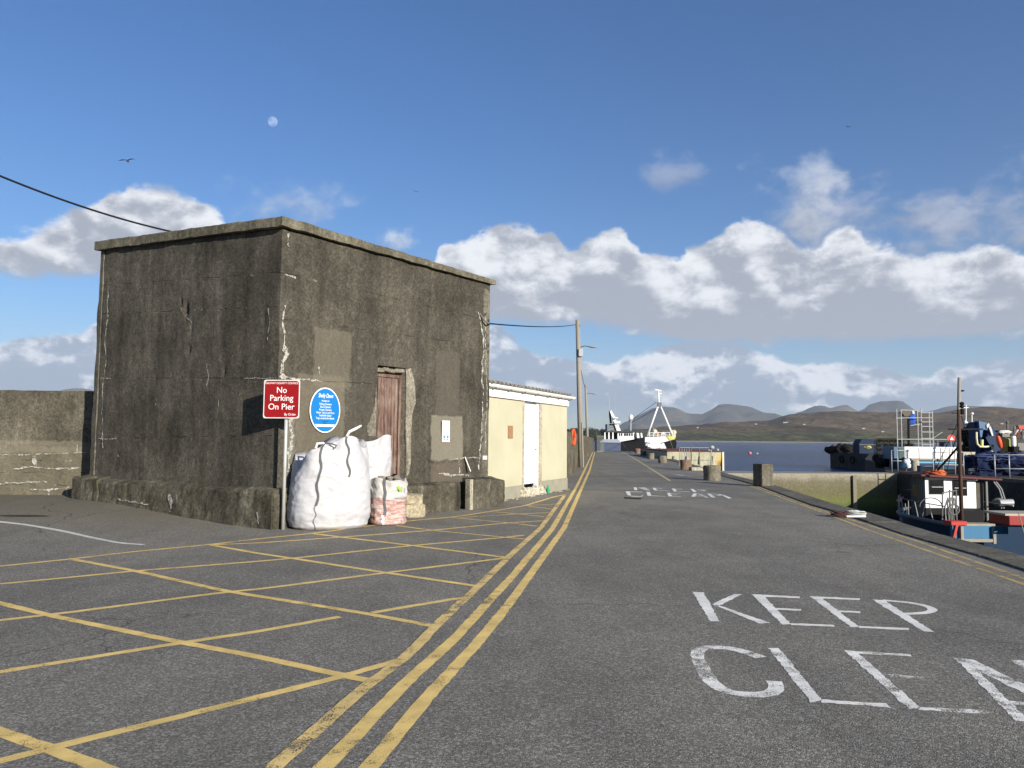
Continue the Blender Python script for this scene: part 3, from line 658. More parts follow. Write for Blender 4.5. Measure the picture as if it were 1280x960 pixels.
wallgrid(C0, LDr, LN, 0, SL, zl, .045, ML, 'wall', pits=pitsL, flip=True)
# back walls (the building is a closed block)
PR_ = C0 + RD * SR; PL_ = C0 + LDr * SL; PB = PR_ + LDr * (SL * .98)
mb = MB(); mb.extrude([PR_ + RD * .002, PB, PB + (PB - PR_).normalized().cross(Vector((0, 0, -1))) * -.0 + Vector((0, 0, ZTR)), PR_ + RD * .002 + Vector((0, 0, ZTR))], -RD * .25)
mb.extrude([PB + LDr * -.01, PL_, PL_ + Vector((0, 0, ZTL)), PB + LDr * -.01 + Vector((0, 0, ZTR))], Vector((.12, -.1, 0)))
mb.build('wall', CONC, BLD)
# coping slab on the roof
def coping():
    mb = MB(); o = .10; 
    ztop = [RW(349, 269.5)[1], RW(617, 349)[1], None, LW(126, 301)[1]]
    c4 = [C0 + (LN + RN) * o, PR_ + RN * o + RD * o, PB + RD * o + LDr * o, PL_ + LN * o + LDr * o]
    tops = [Zat(c4[0].x, c4[0].y, 269.5), Zat(c4[1].x, c4[1].y, 350), 0, Zat(c4[3].x, c4[3].y, 301.5)]; tops[2] = tops[1] + tops[3] - tops[0]
    bots = [Zat(c4[0].x, c4[0].y, 281.5), Zat(c4[1].x, c4[1].y, 356), 0, Zat(c4[3].x, c4[3].y, 312.5)]; bots[2] = bots[1] + bots[3] - bots[0]
    print('coping', tops, bots)
    N = 90
    rows = []
    for e in range(4):
        a, b_ = e, (e + 1) % 4
        for i in range(N):
            k = i / N; p = c4[a].lerp(c4[b_], k); zt = tops[a] + (tops[b_] - tops[a]) * k; zb = bots[a] + (bots[b_] - bots[a]) * k
            nn = noise.noise(p * 3.1) * .016 + noise.noise(p * 11) * .010
            rows.append((p, zt + nn * .8, zb + nn - .01 * abs(noise.noise(p * 5))))
    n = len(rows); cen = (c4[0] + c4[2]) / 2
    vs = []
    for p, zt, zb in rows:
        d = (cen - p).normalized(); q = disp(p * 2, .02)
        vs += [p + q + Vector((0, 0, zb)), p + q + Vector((0, 0, zt - .02)), p + q + d * .02 + Vector((0, 0, zt)), p + d * .25 + Vector((0, 0, zb + .0))]
    fs = []
    for i in range(n):
        j = (i + 1) % n
        for k in range(2): fs.append((i * 4 + k, j * 4 + k, j * 4 + k + 1, i * 4 + k + 1))
        fs.append((i * 4, i * 4 + 3, j * 4 + 3, j * 4))
    vs.append(cen + Vector((0, 0, (tops[0] + tops[2]) / 2)))
    fs += [(i * 4 + 2, ((i + 1) % n) * 4 + 2, len(vs) - 1) for i in range(n)]
    mb.add(vs, fs); return mb
coping().build('roof', m_wall('roof_slab_concrete', (.105, .096, .07), (.19, .175, .13), (.045, .04, .03), uvcoord=False, limey=.35), BLD)
# plinth: rough blocks round the foot
def rough_block(mb, p0, d, n, s0, s1, z0, z1, out, step=.09, amp=.03, inn=.1):
    """front + top + ends of a rough-cast strip; n outward"""
    k = max(2, int((s1 - s0) / step)); m_ = max(2, int((z1 - z0) / step)); rows = []
    for i in range(k + 1):
        s_ = s0 + (s1 - s0) * i / k; col_ = []
        prof = [(inn * -1, z1)] + [(out * .5, z1 + .0)] + [(out, z1 - .03)] + [(out + .01, z1 - (z1 - z0) * j / m_) for j in range(1, m_ + 1)]
        for (o_, z) in prof:
            q = p0 + d * s_ + n * o_ + Vector((0, 0, z)); f = 0 if o_ < 0 else 1
            a = noise.fractal(q * 3.0, 1, 2, 4) * amp + noise.noise(q * 14) * amp * .35
            er = -abs(noise.noise(q * 2.1 + Vector((5, 5, 5)))) * amp * 1.6 if z > z1 - .07 else 0
            ez = (d * noise.noise(q * 4) * amp * .8) if i in (0, k) else Vector((0, 0, 0))
            col_.append(q + (n * (a + er) + Vector((0, 0, (a * .8 + er) if z > z1 - .05 else 0))) * f + ez)
        rows.append(col_)
    w_ = len(rows[0]); vs = [v for c in rows for v in c]
    fs = [(i * w_ + j, (i + 1) * w_ + j, (i + 1) * w_ + j + 1, i * w_ + j + 1) for i in range(k) for j in range(w_ - 1)]
    for r_i in (0, k):
        o_ = len(vs); vs += [v - n * (v - p0).dot(n) - n * inn for v in rows[r_i]]
        fs += [(r_i * w_ + j, r_i * w_ + j + 1, o_ + j + 1, o_ + j) for j in range(w_ - 1)]
    mb.add(vs, fs)
zpl = .70
mb = MB(); PO = .26
q = W(92, 620, C0 + LN * PO, LN); sLend = (q - C0).dot(LDr)
zL = LW(118, 600)[1]; print('plinth left top', zL, 'end', sLend)
e1 = W(205, 640, C0 + LN * PO, LN); s_mid = (e1 - C0).dot(LDr)
rough_block(mb, C0, LDr, LN, -PO * .9, sLend - .95, -.05, .70, PO, amp=.035)
rough_block(mb, C0, LDr, LN, sLend - .93, sLend, .05, .76, PO + .03, amp=.05)
mb.build('plinth', PLINTH, BLD, smooth=False)
mb = MB()
sA = RW(565, 620)[0]; sB = RW(574, 620)[0]; sE = RW(618, 610)[0]
rough_block(mb, C0, RD, RN, -PO * .8, sA - .02, -.05, .64, PO, amp=.03)
rough_block(mb, C0, RD, RN, sB + .10, sE - .02, -.05, .70, PO + .06, amp=.035)
mb.build('plinth', PLINTH, BLD, smooth=False)
# narrow upright post in the notch
pp = C0 + RD * (sB + .02) + RN * (PO + .02); MB().box((pp.x, pp.y, .33), (.11, .15, .70), rz=math.atan2(RD.y, RD.x)).build('post', CONCL, BLD, bevel=.01)
# patches of mortar low on the left plinth
def sheet(fn, p0, d, n, px, off, mat, name, thick=.012, parent=BLD, jit=.0):
    poly = []
    for (u, v) in px:
        s_, z = fn(u, v); poly.append(p0 + d * s_ + n * off + Vector((0, 0, z)))
    MB().extrude(poly, n * thick).build(name, mat, parent)
def streak(fn, p0, d, n, px, w_, off=.012, seed=0):
    """irregular crust of lime along a crack"""
    pts = [fn(*q) for q in px]; fine = []
    for a, b_ in zip(pts, pts[1:]):
        L = math.hypot(a[0] - b_[0], a[1] - b_[1]); k = max(1, int(L / .03)); fine += [(a[0] + (b_[0] - a[0]) * i / k, a[1] + (b_[1] - a[1]) * i / k) for i in range(k)]
    fine.append(pts[-1]); vs = []; 
    for i, (s_, z) in enumerate(fine):
        v_ = Vector((s_ * 9, z * 9, seed)); ww = w_ * max(.08, .55 + 1.3 * noise.noise(v_ * .6) + .6 * noise.noise(v_ * 2.2)); sh = .03 * noise.noise(v_ * .5 + Vector((3, 3, 3)))
        horiz = abs(px[0][1] - px[-1][1]) < abs(px[0][0] - px[-1][0])
        for sg in (-1, 1):
            w1_ = w_ * max(.04, .5 + 1.2 * noise.noise(v_ * .7 + Vector((sg * 9, 0, 0))) + .9 * noise.noise(v_ * 2.6 + Vector((sg * 5, 0, 0))))
            q = p0 + d * (s_ + (0 if horiz else sg * w1_ / 2 + sh)) + Vector((0, 0, z + (sg * w1_ / 2 + sh * .5 if horiz else 0))); vs.append(q + n * off + disp(q - n * 0, .022))
    m = MB(); m.add(vs, [(2 * i, 2 * i + 1, 2 * i + 3, 2 * i + 2) for i in range(len(fine) - 1)]); return m
mlime, t, b = newmat('lime_crust'); p = pos(t); nn_ = t.noise(p, 16, 6, .7); n2_ = t.noise(p, 45, 3, .7)
t.put(b.inputs['Base Color'], t.mix(t.ss(nn_, .3, .5), (.12, .11, .088), (.36, .35, .31))); t.put(b.inputs['Alpha'], t.ss(t.m('ADD', t.m('MULTIPLY', nn_, .6), t.m('MULTIPLY', n2_, .4)), .445, .50)); b.inputs['Roughness'].default_value = .95
t.put(b.inputs['Normal'], t.bump(n2_, .6, .01))
for i, (fn, p0, d, n, px, w_) in enumerate([
    (RW, C0, RD, RN, [(357, 382), (354.5, 400), (355, 418), (354, 432)], .045), (RW, C0, RD, RN, [(354, 432), (355, 445), (354, 458), (354, 474)], .10), (RW, C0, RD, RN, [(349, 470), (366, 473), (380, 474), (402, 477)], .06),
    (RW, C0, RD, RN, [(364, 490), (362, 520), (365, 545), (360, 590)], .13), (RW, C0, RD, RN, [(361, 292), (360, 308)], .06), (RW, C0, RD, RN, [(356, 343), (362, 345), (369, 346)], .05),
    (RW, C0, RD, RN, [(598, 390), (601, 405), (604, 420), (604, 440), (602, 470), (603, 500), (601, 540), (599, 572), (598, 590)], .06), (RW, C0, RD, RN, [(606, 395), (607, 440), (608, 500), (606, 560)], .035),
    (RW, C0, RD, RN, [(573, 575), (574, 592)], .06), (RW, C0, RD, RN, [(548, 592), (560, 593), (586, 594)], .05), (RW, C0, RD, RN, [(562, 575), (580, 572), (598, 572)], .03), (RW, C0, RD, RN, [(398, 455), (400, 470)], .03),
    (LW, C0, LDr, LN, [(136, 357), (135, 375), (136, 400), (133, 425), (133, 450), (130, 480), (128, 520), (129, 560)], .05), (LW, C0, LDr, LN, [(127, 473), (140, 473)], .03), (LW, C0, LDr, LN, [(124, 548), (146, 549)], .03),
    (LW, C0, LDr, LN, [(259, 455), (261, 470), (259, 482)], .025), (LW, C0, LDr, LN, [(354 - 17, 385), (338, 400), (335, 425)], .03), (LW, C0, LDr, LN, [(226, 385), (233, 396), (240, 402), (238, 412)], .03), (LW, C0, LDr, LN, [(196, 498), (197, 507)], .03),
    (LW, C0, LDr, LN, [(274, 500), (273, 515)], .03), (LW, C0, LDr, LN, [(305, 473), (346, 472.5)], .025), (LW, C0, LDr, LN, [(148, 569), (149.5, 571)], .05), (LW, C0 + LN * (PO + .03), LDr, LN, [(212, 618), (213, 630), (213, 640)], .10), (LW, C0 + LN * (PO + .03), LDr, LN, [(148, 624), (175, 629), (186, 630)], .06),
    (LW, C0 + LN * (PO + .03), LDr, LN, [(322, 640), (324, 655)], .06), (LW, C0 + LN * (PO + .03), LDr, LN, [(221, 618), (221, 630)], .05)]):
    fnn = fn
    if (p0 - C0).length > .01:
        fnn = lambda u, v: (((W(u, v, C0 + LN * (PO + .03), LN)) - C0).dot(LDr), W(u, v, C0 + LN * (PO + .03), LN).z)
        streak(fnn, C0 + LN * (PO + .02), d, n, px, w_, .012, i).build('lime_streak', mlime, BLD, recalc=False)
    else: streak(fn, p0, d, n, px, w_, .014, i).build('lime_streak', mlime, BLD, recalc=False)
# broken reveal round the door
ROUGHC = m_wall('broken_concrete', (.17, .155, .125), (.25, .23, .185), (.06, .055, .045), uvcoord=False, limey=.4)
def roughpatch(px, off=.006):
    pts = [RW(*q) for q in px]; n = len(pts); cs = sum(a for a, _ in pts) / n; cz = sum(b_ for _, b_ in pts) / n
    ring = []
    for i in range(n):
        a, b_ = pts[i], pts[(i + 1) % n]
        for k in range(6): ring.append((a[0] + (b_[0] - a[0]) * k / 6, a[1] + (b_[1] - a[1]) * k / 6))
    mb = MB(); vs = []; R_ = 5; n = len(ring)
    for r_ in range(R_):
        f = 1 - r_ / R_
        for (s_, z) in ring:
            q = C0 + RD * (cs + (s_ - cs) * f) + Vector((0, 0, cz + (z - cz) * f))
            vs.append(q + RN * (off + (.0 if r_ == 0 else .022 * noise.noise(q * 16) + .012)) + disp(q, .022) + (RD * .012 * noise.noise(q * 25) if r_ == 0 else Vector()))
    vs.append(C0 + RD * cs + Vector((0, 0, cz)) + RN * .02)
    fs = [(r_ * n + i, r_ * n + (i + 1) % n, (r_ + 1) * n + (i + 1) % n, (r_ + 1) * n + i) for r_ in range(R_ - 1) for i in range(n)] + [((R_ - 1) * n + i, (R_ - 1) * n + (i + 1) % n, len(vs) - 1) for i in range(n)]
    mb.add(vs, fs); return mb
roughpatch([(507.5, 462), (514, 460), (518, 478), (520, 500), (515, 520), (513, 555), (511, 592), (507.5, 596)]).build('door_surround', ROUGHC, BLD)
roughpatch([(470.5, 478), (469, 500), (466, 515), (459, 532), (461, 545), (470.5, 545)]).build('door_surround', ROUGHC, BLD)
dep = .20
mb = MB(); P_ = lambda s_, z, o_=0: C0 + RD * s_ + RN * o_ + Vector((0, 0, z))
for a, b_ in (((ds0, dz0), (ds0, dz1)), ((ds0, dz1), (ds1, dz1)), ((ds1, dz1), (ds1, dz0)), ((ds1, dz0), (ds0, dz0))):
    mb.add([P_(*a), P_(*b_), P_(*b_, -dep - .1), P_(*a, -dep - .1)], [(0, 1, 2, 3)])
mb.build('door_reveal', ROUGHC, BLD, recalc=False)
WOOD = m_wood()
dr = MB(); nb = 7; fwid = .07; a0, a1 = ds0 + fwid, ds1 - fwid; zt_ = dz1 - .22
for i in range(nb):
    x0 = a0 + (a1 - a0) * i / nb + .004; x1 = a0 + (a1 - a0) * (i + 1) / nb - .004; zb_ = dz0 + .03 + random.uniform(0, .05)
    dr.extrude([P_(x0, zb_, -dep), P_(x1, zb_, -dep), P_(x1, zt_, -dep), P_(x0, zt_, -dep)], RN * (.03 + random.uniform(-.004, .004)))
D_ = dr.build('door', WOOD, BLD, bevel=.003)
MB().box(P_((a0 + a1) / 2, dz0 + .16, -dep + .045), (.03, .03, .1)).build('latch', STEELD, D_)
fr = MB()
for (x0, x1, z0, z1) in ((ds0, a0, dz0, zt_ + .06), (a1, ds1, dz0, zt_ + .06), (a0, a1, zt_, zt_ + .07)):
    fr.extrude([P_(x0 + .002, z0 + .003, -dep + .001), P_(x1 - .002, z0 + .003, -dep + .001), P_(x1 - .002, z1, -dep + .001), P_(x0 + .002, z1, -dep + .001)], RN * .06)
fr.build('door_frame', WOOD, BLD, bevel=.004)
# lintel rubble above the door
ln = MB(); 
for i in range(9):
    x = ds0 + .1 + (ds1 - ds0 - .15) * i / 8; ln.sphere(P_(x, zt_ + .14 + random.uniform(-.02, .03), -dep + .09), .075, 8, 6, (1, 1, .7), .4)
ln.build('lintel', ROUGHC, BLD)
# cable entry bracket near the right corner
MB().tube([P_(*RW(599, 392), .02), P_(*RW(603, 402), .09), P_(*RW(606, 405), .14)], .018).build('cable_bracket', STEELD, BLD)

# small leaning stick and bracket on the wall, paper notice
tg = thing('wooden_batten', P_(*RW(583, 590), .09), 'short pale piece of wood leaning on concrete wall above plinth', 'wood scrap')
MB().beam(P_(*RW(580, 571), .03), P_(*RW(583, 589), .13), .05, .02).build('batten', WHITEP, tg)
s_, z_ = RW(605, 572); o = MB().box(P_(s_, z_, .03), (.10, .05, .09)).build('junction_box', WHITEP, org=P_(s_, z_, .03)); tag(o, 'tiny white junction box fixed low on concrete wall by its right corner', 'junction box')
NT = thing('paper_notice', P_(*RW(556, 540), .03), 'white paper notice stuck on pale patch of concrete wall', 'notice')
q4 = [RW(551, 552.5), RW(560.5, 552.5), RW(560.5, 526), RW(551, 526)]
ns0, ns1, nz0, nz1 = q4[0][0], q4[1][0], q4[0][1], q4[2][1]
MB().extrude([P_(ns0, nz0, .028), P_(ns1, nz0, .028), P_(ns1, nz1, .028), P_(ns0, nz1, .028)], RN * .006).build('paper', WHITEP, NT)
ink = paint((.10, .28, .45), .6, .1, 4, 0, 0, bump=0, name='blue_ink'); inkk = paint((.10, .05, .06), .6, .1, 3, 0, 0, bump=0, name='dark_ink')
mk = MB(); cs_ = (ns0 + ns1) / 2
mk.beam(P_(cs_ + .01, nz1 - .12, .036), P_(cs_ + .03, nz1 - .20, .036), .012, .002); mk.beam(P_(cs_ - .02, nz1 - .2, .036), P_(cs_ + .03, nz1 - .215, .036), .01, .002); mk.build('printed_mark', inkk, NT)
for k in (-1, 1): mk = MB(); mk.sphere(P_(cs_ + k * .055, nz0 + .12, .034), .035, 10, 6, (1, 1, 1)); mk.box(P_(cs_ + k * .055, nz0 + .06, .035), (.05, .01, .03), rz=math.atan2(RD.y, RD.x)); mk.build('printed_mark', ink, NT)

# blue oval sign ---------------------------------------------------
SB = thing('oval_sign', P_(*RW(404, 512), .03), 'blue oval trip sign with white lettering fixed on concrete wall', 'sign')
l_, r_, tp, bt = RW(385.5, 512)[0], RW(423.5, 512)[0], RW(404, 484.5)[1], RW(404, 541)[1]
oc = ((l_ + r_) / 2, (tp + bt) / 2); oa, ob_ = (r_ - l_) / 2, (tp - bt) / 2; print('oval', oa, ob_)
def ov(k, off, th): return MB().extrude([P_(oc[0] + oa * k * math.cos(a), oc[1] + (ob_ - oa * (1 - k)) * math.sin(a), off) for a in [2 * math.pi * i / 64 for i in range(64)]], RN * th)
WSIGN = paint((.80, .80, .78), .4, .04, 3, 0, .1, name='sign_white', bump=0); ov(1, .030, .010).build('border', WSIGN, SB)
ov(.94, .0405, .003).build('panel', paint((.010, .155, .43), .35, .05, 3, 0, .05, bump=0, name='sign_blue'), SB)
tx = [("Shelly Dawn", .175, 1.9, .62, .3), ("Available for", .072, 0, .40, 0), ("Fishing Charters", .085, 0, .26, 0), ("Dive Charters", .085, 0, .135, 0), ("Private Charters", .085, 0, .01, 0), ("Water Taxi to and from", .085, 0, -.115, 0), ("Inishbofin Island", .085, 0, -.235, 0), ("Trips around the Islands", .085, 0, -.355, 0)]
k_ = ob_ / .66 if ob_ else 1
for body, sz, _, yy, sh in tx:
    text('lettering', body, sz * k_ * (1.0), WSIGN, P_(oc[0], oc[1] + ob_ * yy * 1.02, .0445), RD, (0, 0, 1), SB, shear=sh, xs=(.62 if sh else .80), thick=.002)
DK = paint((.01, .05, .16), .5, .1, 3, 0, 0, bump=0, name='sign_dark')
text('lettering', 'Contact the', .055 * k_, DK, P_(oc[0], oc[1] - ob_ * .48, .0445), RD, (0, 0, 1), SB, xs=.9)
text('lettering', 'Skipper', .055 * k_, DK, P_(oc[0], oc[1] - ob_ * .57, .0445), RD, (0, 0, 1), SB, xs=.9)
mb = MB().extrude([P_(oc[0] - oa * .66, oc[1] - ob_ * .63, .0440), P_(oc[0] + oa * .66, oc[1] - ob_ * .63, .0440), P_(oc[0] + oa * .55, oc[1] - ob_ * .73, .0440), P_(oc[0] - oa * .55, oc[1] - ob_ * .73, .0440)], RN * .002); mb.build('white_band', WSIGN, SB)

# red sign on its post ---------------------------------------------
base = G(355, 656); base = Vector((base.x, base.y, 0)); py = 13.42
sc0 = D(353, 499, py); base = Vector((D(355, 600, py).x, py + .02, 0))
SG = thing('pier_sign', base, 'red no parking sign with white letters on grey post at building corner', 'sign')
MB().tube([(base.x, base.y, -.02), (base.x, base.y, 2.5)], .030, 14).build('post', paint((.42, .42, .40), .55, .25, 7, .2, .5, (.13, .10, .06)), SG, smooth=True)
wx = (D(376.5, 499, py) - D(330.5, 499, py)).x; zt, zb = D(353, 475, py).z, D(353, 523, py).z; cx = sc0.x
# the panel is turned slightly
ex = Vector((math.cos(math.radians(-4)), math.sin(math.radians(-4)), 0)); ey = Vector((0, 0, 1)); nz_ = ex.cross(ey)
if nz_.y > 0: nz_ = -nz_
def rrect(c, wd, h, r, ex, ey, n, th):
    pts = []
    for (sx, sy, a0_) in ((1, 1, 0), (-1, 1, 90), (-1, -1, 180), (1, -1, 270)):
        for k in range(6):
            a = math.radians(a0_ + k * 18); pts.append(c + ex * (sx * (wd / 2 - r) + r * math.cos(a)) + ey * (sy * (h / 2 - r) + r * math.sin(a)))
    return MB().extrude(pts, n * th)
pc = Vector((cx, py - .04, (zt + zb) / 2)); H_ = zt - zb; W_ = wx
rrect(pc, W_, H_, .035, ex, ey, nz_, .006).build('border', paint((.62, .62, .60), .4, .1, 5, 0, .3, name='sign_edge'), SG)
rrect(pc + nz_ * .0065, W_ - .035, H_ - .035, .05, ex, ey, nz_, .002).build('panel', paint((.25, .006, .008), .38, .10, 3, 0, .12, bump=0, name='sign_red'), SG)
fo = pc + nz_ * .011
text('lettering', 'GALWAY COUNTY COUNCIL', .048, WSIGN, fo + ey * (H_ * .41), ex, ey, SG, xs=.92)
text('lettering', 'No', .15, WSIGN, fo + ey * (H_ * .225), ex, ey, SG, thick=.002, xs=.95)
text('lettering', 'Parking', .15, WSIGN, fo + ey * (H_ * .02), ex, ey, SG, thick=.002, xs=.95)
text('lettering', 'On Pier', .15, WSIGN, fo - ey * (H_ * .205), ex, ey, SG, thick=.002, xs=.98)
text('lettering', 'By Order', .06, WSIGN, fo - ey * (H_ * .40) + ex * (W_ * .25), ex, ey, SG, xs=.9)
mb = MB(); 
for z in (zb + .1, zt - .1): MB().box((base.x, base.y - .01, z), (.13, .085, .03)).build('bracket', GALV, SG)
print('sign', W_, H_, base)

# boundary wall on the left ----------------------------------------
BWm = m_wall('boundary_concrete', (.068, .062, .047), (.14, .128, .098), (.027, .025, .019), [(1.02, 0), (.74, .0), (.46, 0), (.20, .0)], [(-30, 30, -.2, 1.36, (.16, .142, .098), .5), (-30, 30, 1.16, 1.5, (.22, .195, .145), .35)], streak=.7, limey=.3)
bw = thing('boundary_wall', (-11.5, 17.2, 0), 'rough concrete wall with pale mortar lines left of the building', 'wall')
a = Vector((D(113, 560, 17.7).x, 17.7, 0)); dirw = Vector((-1, -.06, 0)).normalized(); nw = Vector((dirw.y, -dirw.x, 0)); nw = nw if nw.y < 0 else -nw
ztw = Zat(a.x, a.y, 489); vs = []; uv = []; fs = []
ns_, nz_w = 150, 34
for i in range(ns_ + 1):
    s_ = 26 * (i / ns_) ** 1.3
    for j in range(nz_w + 2):
        z = min(j, nz_w) / nz_w * ztw; q = a + dirw * s_ + Vector((0, 0, z)); low = 1 if z < 1.4 else 0
        dd = nw * (noise.fractal(q * 2.2, 1, 2, 5) * (.035 if low else .015)) + nw * (.02 * low)
        if j >= nz_w: dd += Vector((0, 0, noise.noise(q * 4) * .012))
        if j > nz_w: dd -= nw * .35
        if i == 0: dd += dirw * noise.noise(q * 3) * .02
        vs.append(q + dd); uv.append((s_, z))
w2 = nz_w + 2
fs = [(i * w2 + j, i * w2 + j + 1, (i + 1) * w2 + j + 1, (i + 1) * w2 + j) for i in range(ns_) for j in range(w2 - 1)]
o0 = len(vs); vs += [a - nw * .35]; uv += [(0, 0)]; fs.append(tuple([o0] + list(range(w2))))
o_ = ORG[bw.name]; me = bpy.data.meshes.new('wall'); me.from_pydata([v - o_ for v in vs], [], fs); ul = me.uv_layers.new()
for lp in me.loops: ul.data[lp.index].uv = uv[lp.vertex_index]
me.materials.append(BWm); ob = bpy.data.objects.new('wall', me); COL.objects.link(ob); ob.parent = bw; ORG[ob.name] = o_
def BF(u, v): p = W(u, v, a, nw); return (p - a).dot(dirw), p.z
def bstreak(px, w_, i): 
    m = streak(BF, a, dirw, nw, px, w_, .045, i); m.build('lime_streak', mlime, bw, recalc=False)
for i, (px, w_) in enumerate([([(0, 569), (40, 568), (108, 566)], .035), ([(18, 586), (42, 583), (72, 586), (100, 585)], .05), ([(0, 604), (42, 603), (60, 602)], .045), ([(40, 612), (60, 612), (88, 609)], .045), ([(62, 612), (63, 620)], .06), ([(85, 610), (86, 621)], .09), ([(42, 570), (44, 583)], .10), ([(0, 560), (2, 561)], .08), ([(97, 556), (98, 566)], .03)]): bstreak(px, w_, i + 40)
# the wall behind, seen in the gap
m = MB(); g0 = D(112, 560, 18.6); m.box((g0.x + 1.2, 18.9, ztw / 2), (4.6, .4, ztw)); m.build('return_wall', BWm, bw)

# yellow hut -------------------------------------------------------
H0 = Vector((D(606, 560, 19.3).x, 19.3, 0)); H1 = Vector((1.80, 25.0, 0)); HD = (H1 - H0).normalized(); HL = (H1 - H0).length; HN = Vector((HD.y, -HD.x, 0))
def HW(u, v): p = W(u, v, H0, HN); return (p - H0).dot(HD), p.z
hP = lambda s_, z, o_=0: H0 + HD * s_ + HN * o_ + Vector((0, 0, z))
HUT = thing('yellow_hut', H0, 'small pale yellow rendered hut with white door and corrugated roof', 'hut')
m_, t, b = newmat('cream_render'); p = pos(t); n1 = t.noise(p, .8, 6, .6); n2 = t.noise(t.scale(p, 5, 5, .6), 1.2, 6, .65); n3 = t.noise(p, 30, 4, .6); z = t.xyz(p)[2]
c = t.mix(t.ss(n1, .3, .7), (.41, .39, .27), (.46, .44, .315)); c = t.mix(t.m('MULTIPLY', t.ss(n2, .55, .75), .25), c, (.42, .37, .22))
c = t.mix(t.m('MULTIPLY', t.ss(t.m('ADD', z, t.m('MULTIPLY', n2, .5)), .95, .45), .25), c, (.33, .29, .18))
t.put(b.inputs['Base Color'], c); b.inputs['Roughness'].default_value = .9; t.put(b.inputs['Normal'], t.bump(t.m('ADD', n3, n1), .35, .012)); CREAMR = m_
hz1 = HW(700, 492)[1] - .27; hd0, hd1 = HW(655.5, 560)[0], HW(672.5, 560)[0]; dzb, dzt = HW(664, 605)[1], HW(664, 503)[1]; print('hut', HL, hz1, hd0, hd1, dzb, dzt)
hback = -HN * 3.0; zbk = .02
def slabw(s0, s1, z0, z1, mat, name, o0=0., th=.25, bevel=.006): return MB().extrude([hP(s0, z0, o0), hP(s1, z0, o0), hP(s1, z1, o0), hP(s0, z1, o0)], -HN * th).build(name, mat, HUT, bevel=bevel)
slabw(0, hd0 - .14, .32, hz1, CREAMR, 'wall'); slabw(hd1 + .30, HL, .36, hz1, CREAMR, 'wall'); 
slabw(hd0 - .14, hd1 + .30, dzt + .03, hz1, CREAMR, 'wall', -.01)
BASEG = paint((.26, .25, .19), .9, .2, 5, 0, .4, name='grey_render')
slabw(0, hd0 - .14, -.05, .32, BASEG, 'plinth', .03, .28); slabw(hd1 + .30, HL, -.05, .36, BASEG, 'plinth', .03, .28)
RAW = m_wall('raw_render', (.33, .29, .23), (.44, .40, .33), (.20, .17, .13), uvcoord=False, limey=.1)
slabw(hd0 - .14, hd0 - .02, .0, dzt + .03, RAW, 'door_surround', .012, .24); slabw(hd1 + .14, hd1 + .30, .0, dzt + .03, RAW, 'door_surround', .012, .24)
slabw(hd1 + .02, hd1 + .14, .0, dzt + .03, WHITEP, 'door_frame', -.04, .12); slabw(hd0 - .02, hd0 + .03, dzb, dzt + .03, WHITEP, 'door_frame', -.05, .12)
dd_ = slabw(hd0 + .03, hd1 + .02, dzb, dzt, paint((.78, .78, .80), .4, .04, 3, 0, .08), 'door', -.10, .05)
MB().extrude([hP(hd0 + .09, dzt - .22, -.1), hP(hd1 - .04, dzt - .22, -.1), hP(hd1 - .04, dzt - .06, -.1), hP(hd0 + .09, dzt - .06, -.1)], HN * .012).build('vent_panel', WHITEP, dd_)
MB().tube([hP(hd1 - .04, 1.3, -.09), hP(hd1 - .04, 1.3, -.03), hP(hd1 - .14, 1.3, -.03)], .012).build('handle', STEELD, dd_)
# side wall and rear
mb = MB(); mb.extrude([hP(HL, 0, -.26), hP(HL, 0, -3.2), hP(HL, hz1 - .3, -3.2), hP(HL, hz1, -.26)], -HD * .25); mb.build('wall', CREAMR, HUT); mb = MB(); mb.extrude([hP(0, 0, -.26), hP(0, 0, -3.2), hP(0, hz1 - .3, -3.2), hP(0, hz1, -.26)], HD * .25); mb.build('wall', CREAMR, HUT)
# step of rough mortar before the door
stp = MB()
for i in range(16): 
    x = hd0 - .25 + (hd1 - hd0 + .6) * i / 15; stp.sphere(hP(x, .05 + random.uniform(0, .08), .02 + random.uniform(-.03, .05)), .13 * random.uniform(.7, 1.2), 9, 7, (1, 1, 1.1), .5)
stp.build('doorstep', m_wall('mortar_step', (.40, .37, .29), (.52, .49, .41), (.16, .14, .09), uvcoord=False, moss=.3, limey=.1), HUT)
dbr = MB()
for i in range(60):
    x = random.uniform(.1, HL - .1); dbr.sphere(hP(x, .01, .10 + random.uniform(-.03, .16) ** 1), .035 * random.uniform(.4, 1.3), 6, 4, (1, 1, .6), .5)
tag(dbr.build('gravel', RAW), kind='stuff')
fz0 = HW(612, 497)[1]; 
# fascia, gutter, roof
FS0, FS1 = -.05, HL + .12
MB().extrude([hP(FS0 + .02, hz1 - .11, .03), hP(FS1 - .12, hz1 - .11, .03), hP(FS1 - .12, hz1 + .12, .03), hP(FS0 + .02, hz1 + .12, .03)], HN * .035).build('fascia', WHITEP, HUT, bevel=.004)
gt = MB(); pr_ = []
N_ = 10
for s_ in (FS0, FS1 + .12):
    for i in range(N_ + 1):
        a_ = math.pi * i / N_; pr_.append(hP(s_, hz1 + .20 - .085 * math.sin(a_), .14 - .075 * math.cos(a_)))
gt.add(pr_, [(i, i + 1, N_ + 2 + i, N_ + 1 + i) for i in range(N_)]); o = gt.build('gutter', WHITEP, HUT, recalc=False); sm_ = o.modifiers.new('s', 'SOLIDIFY'); sm_.thickness = .006
for i in range(7): bk = MB(); x = FS0 + .3 + i * (FS1 - FS0 - .5) / 6; bk.beam(hP(x, hz1 + .06, .065), hP(x, hz1 + .12, .20), .03, .02); bk.build('gutter_bracket', STEELD, HUT)
rf = MB(); nw_ = 24 * 8; vs = []
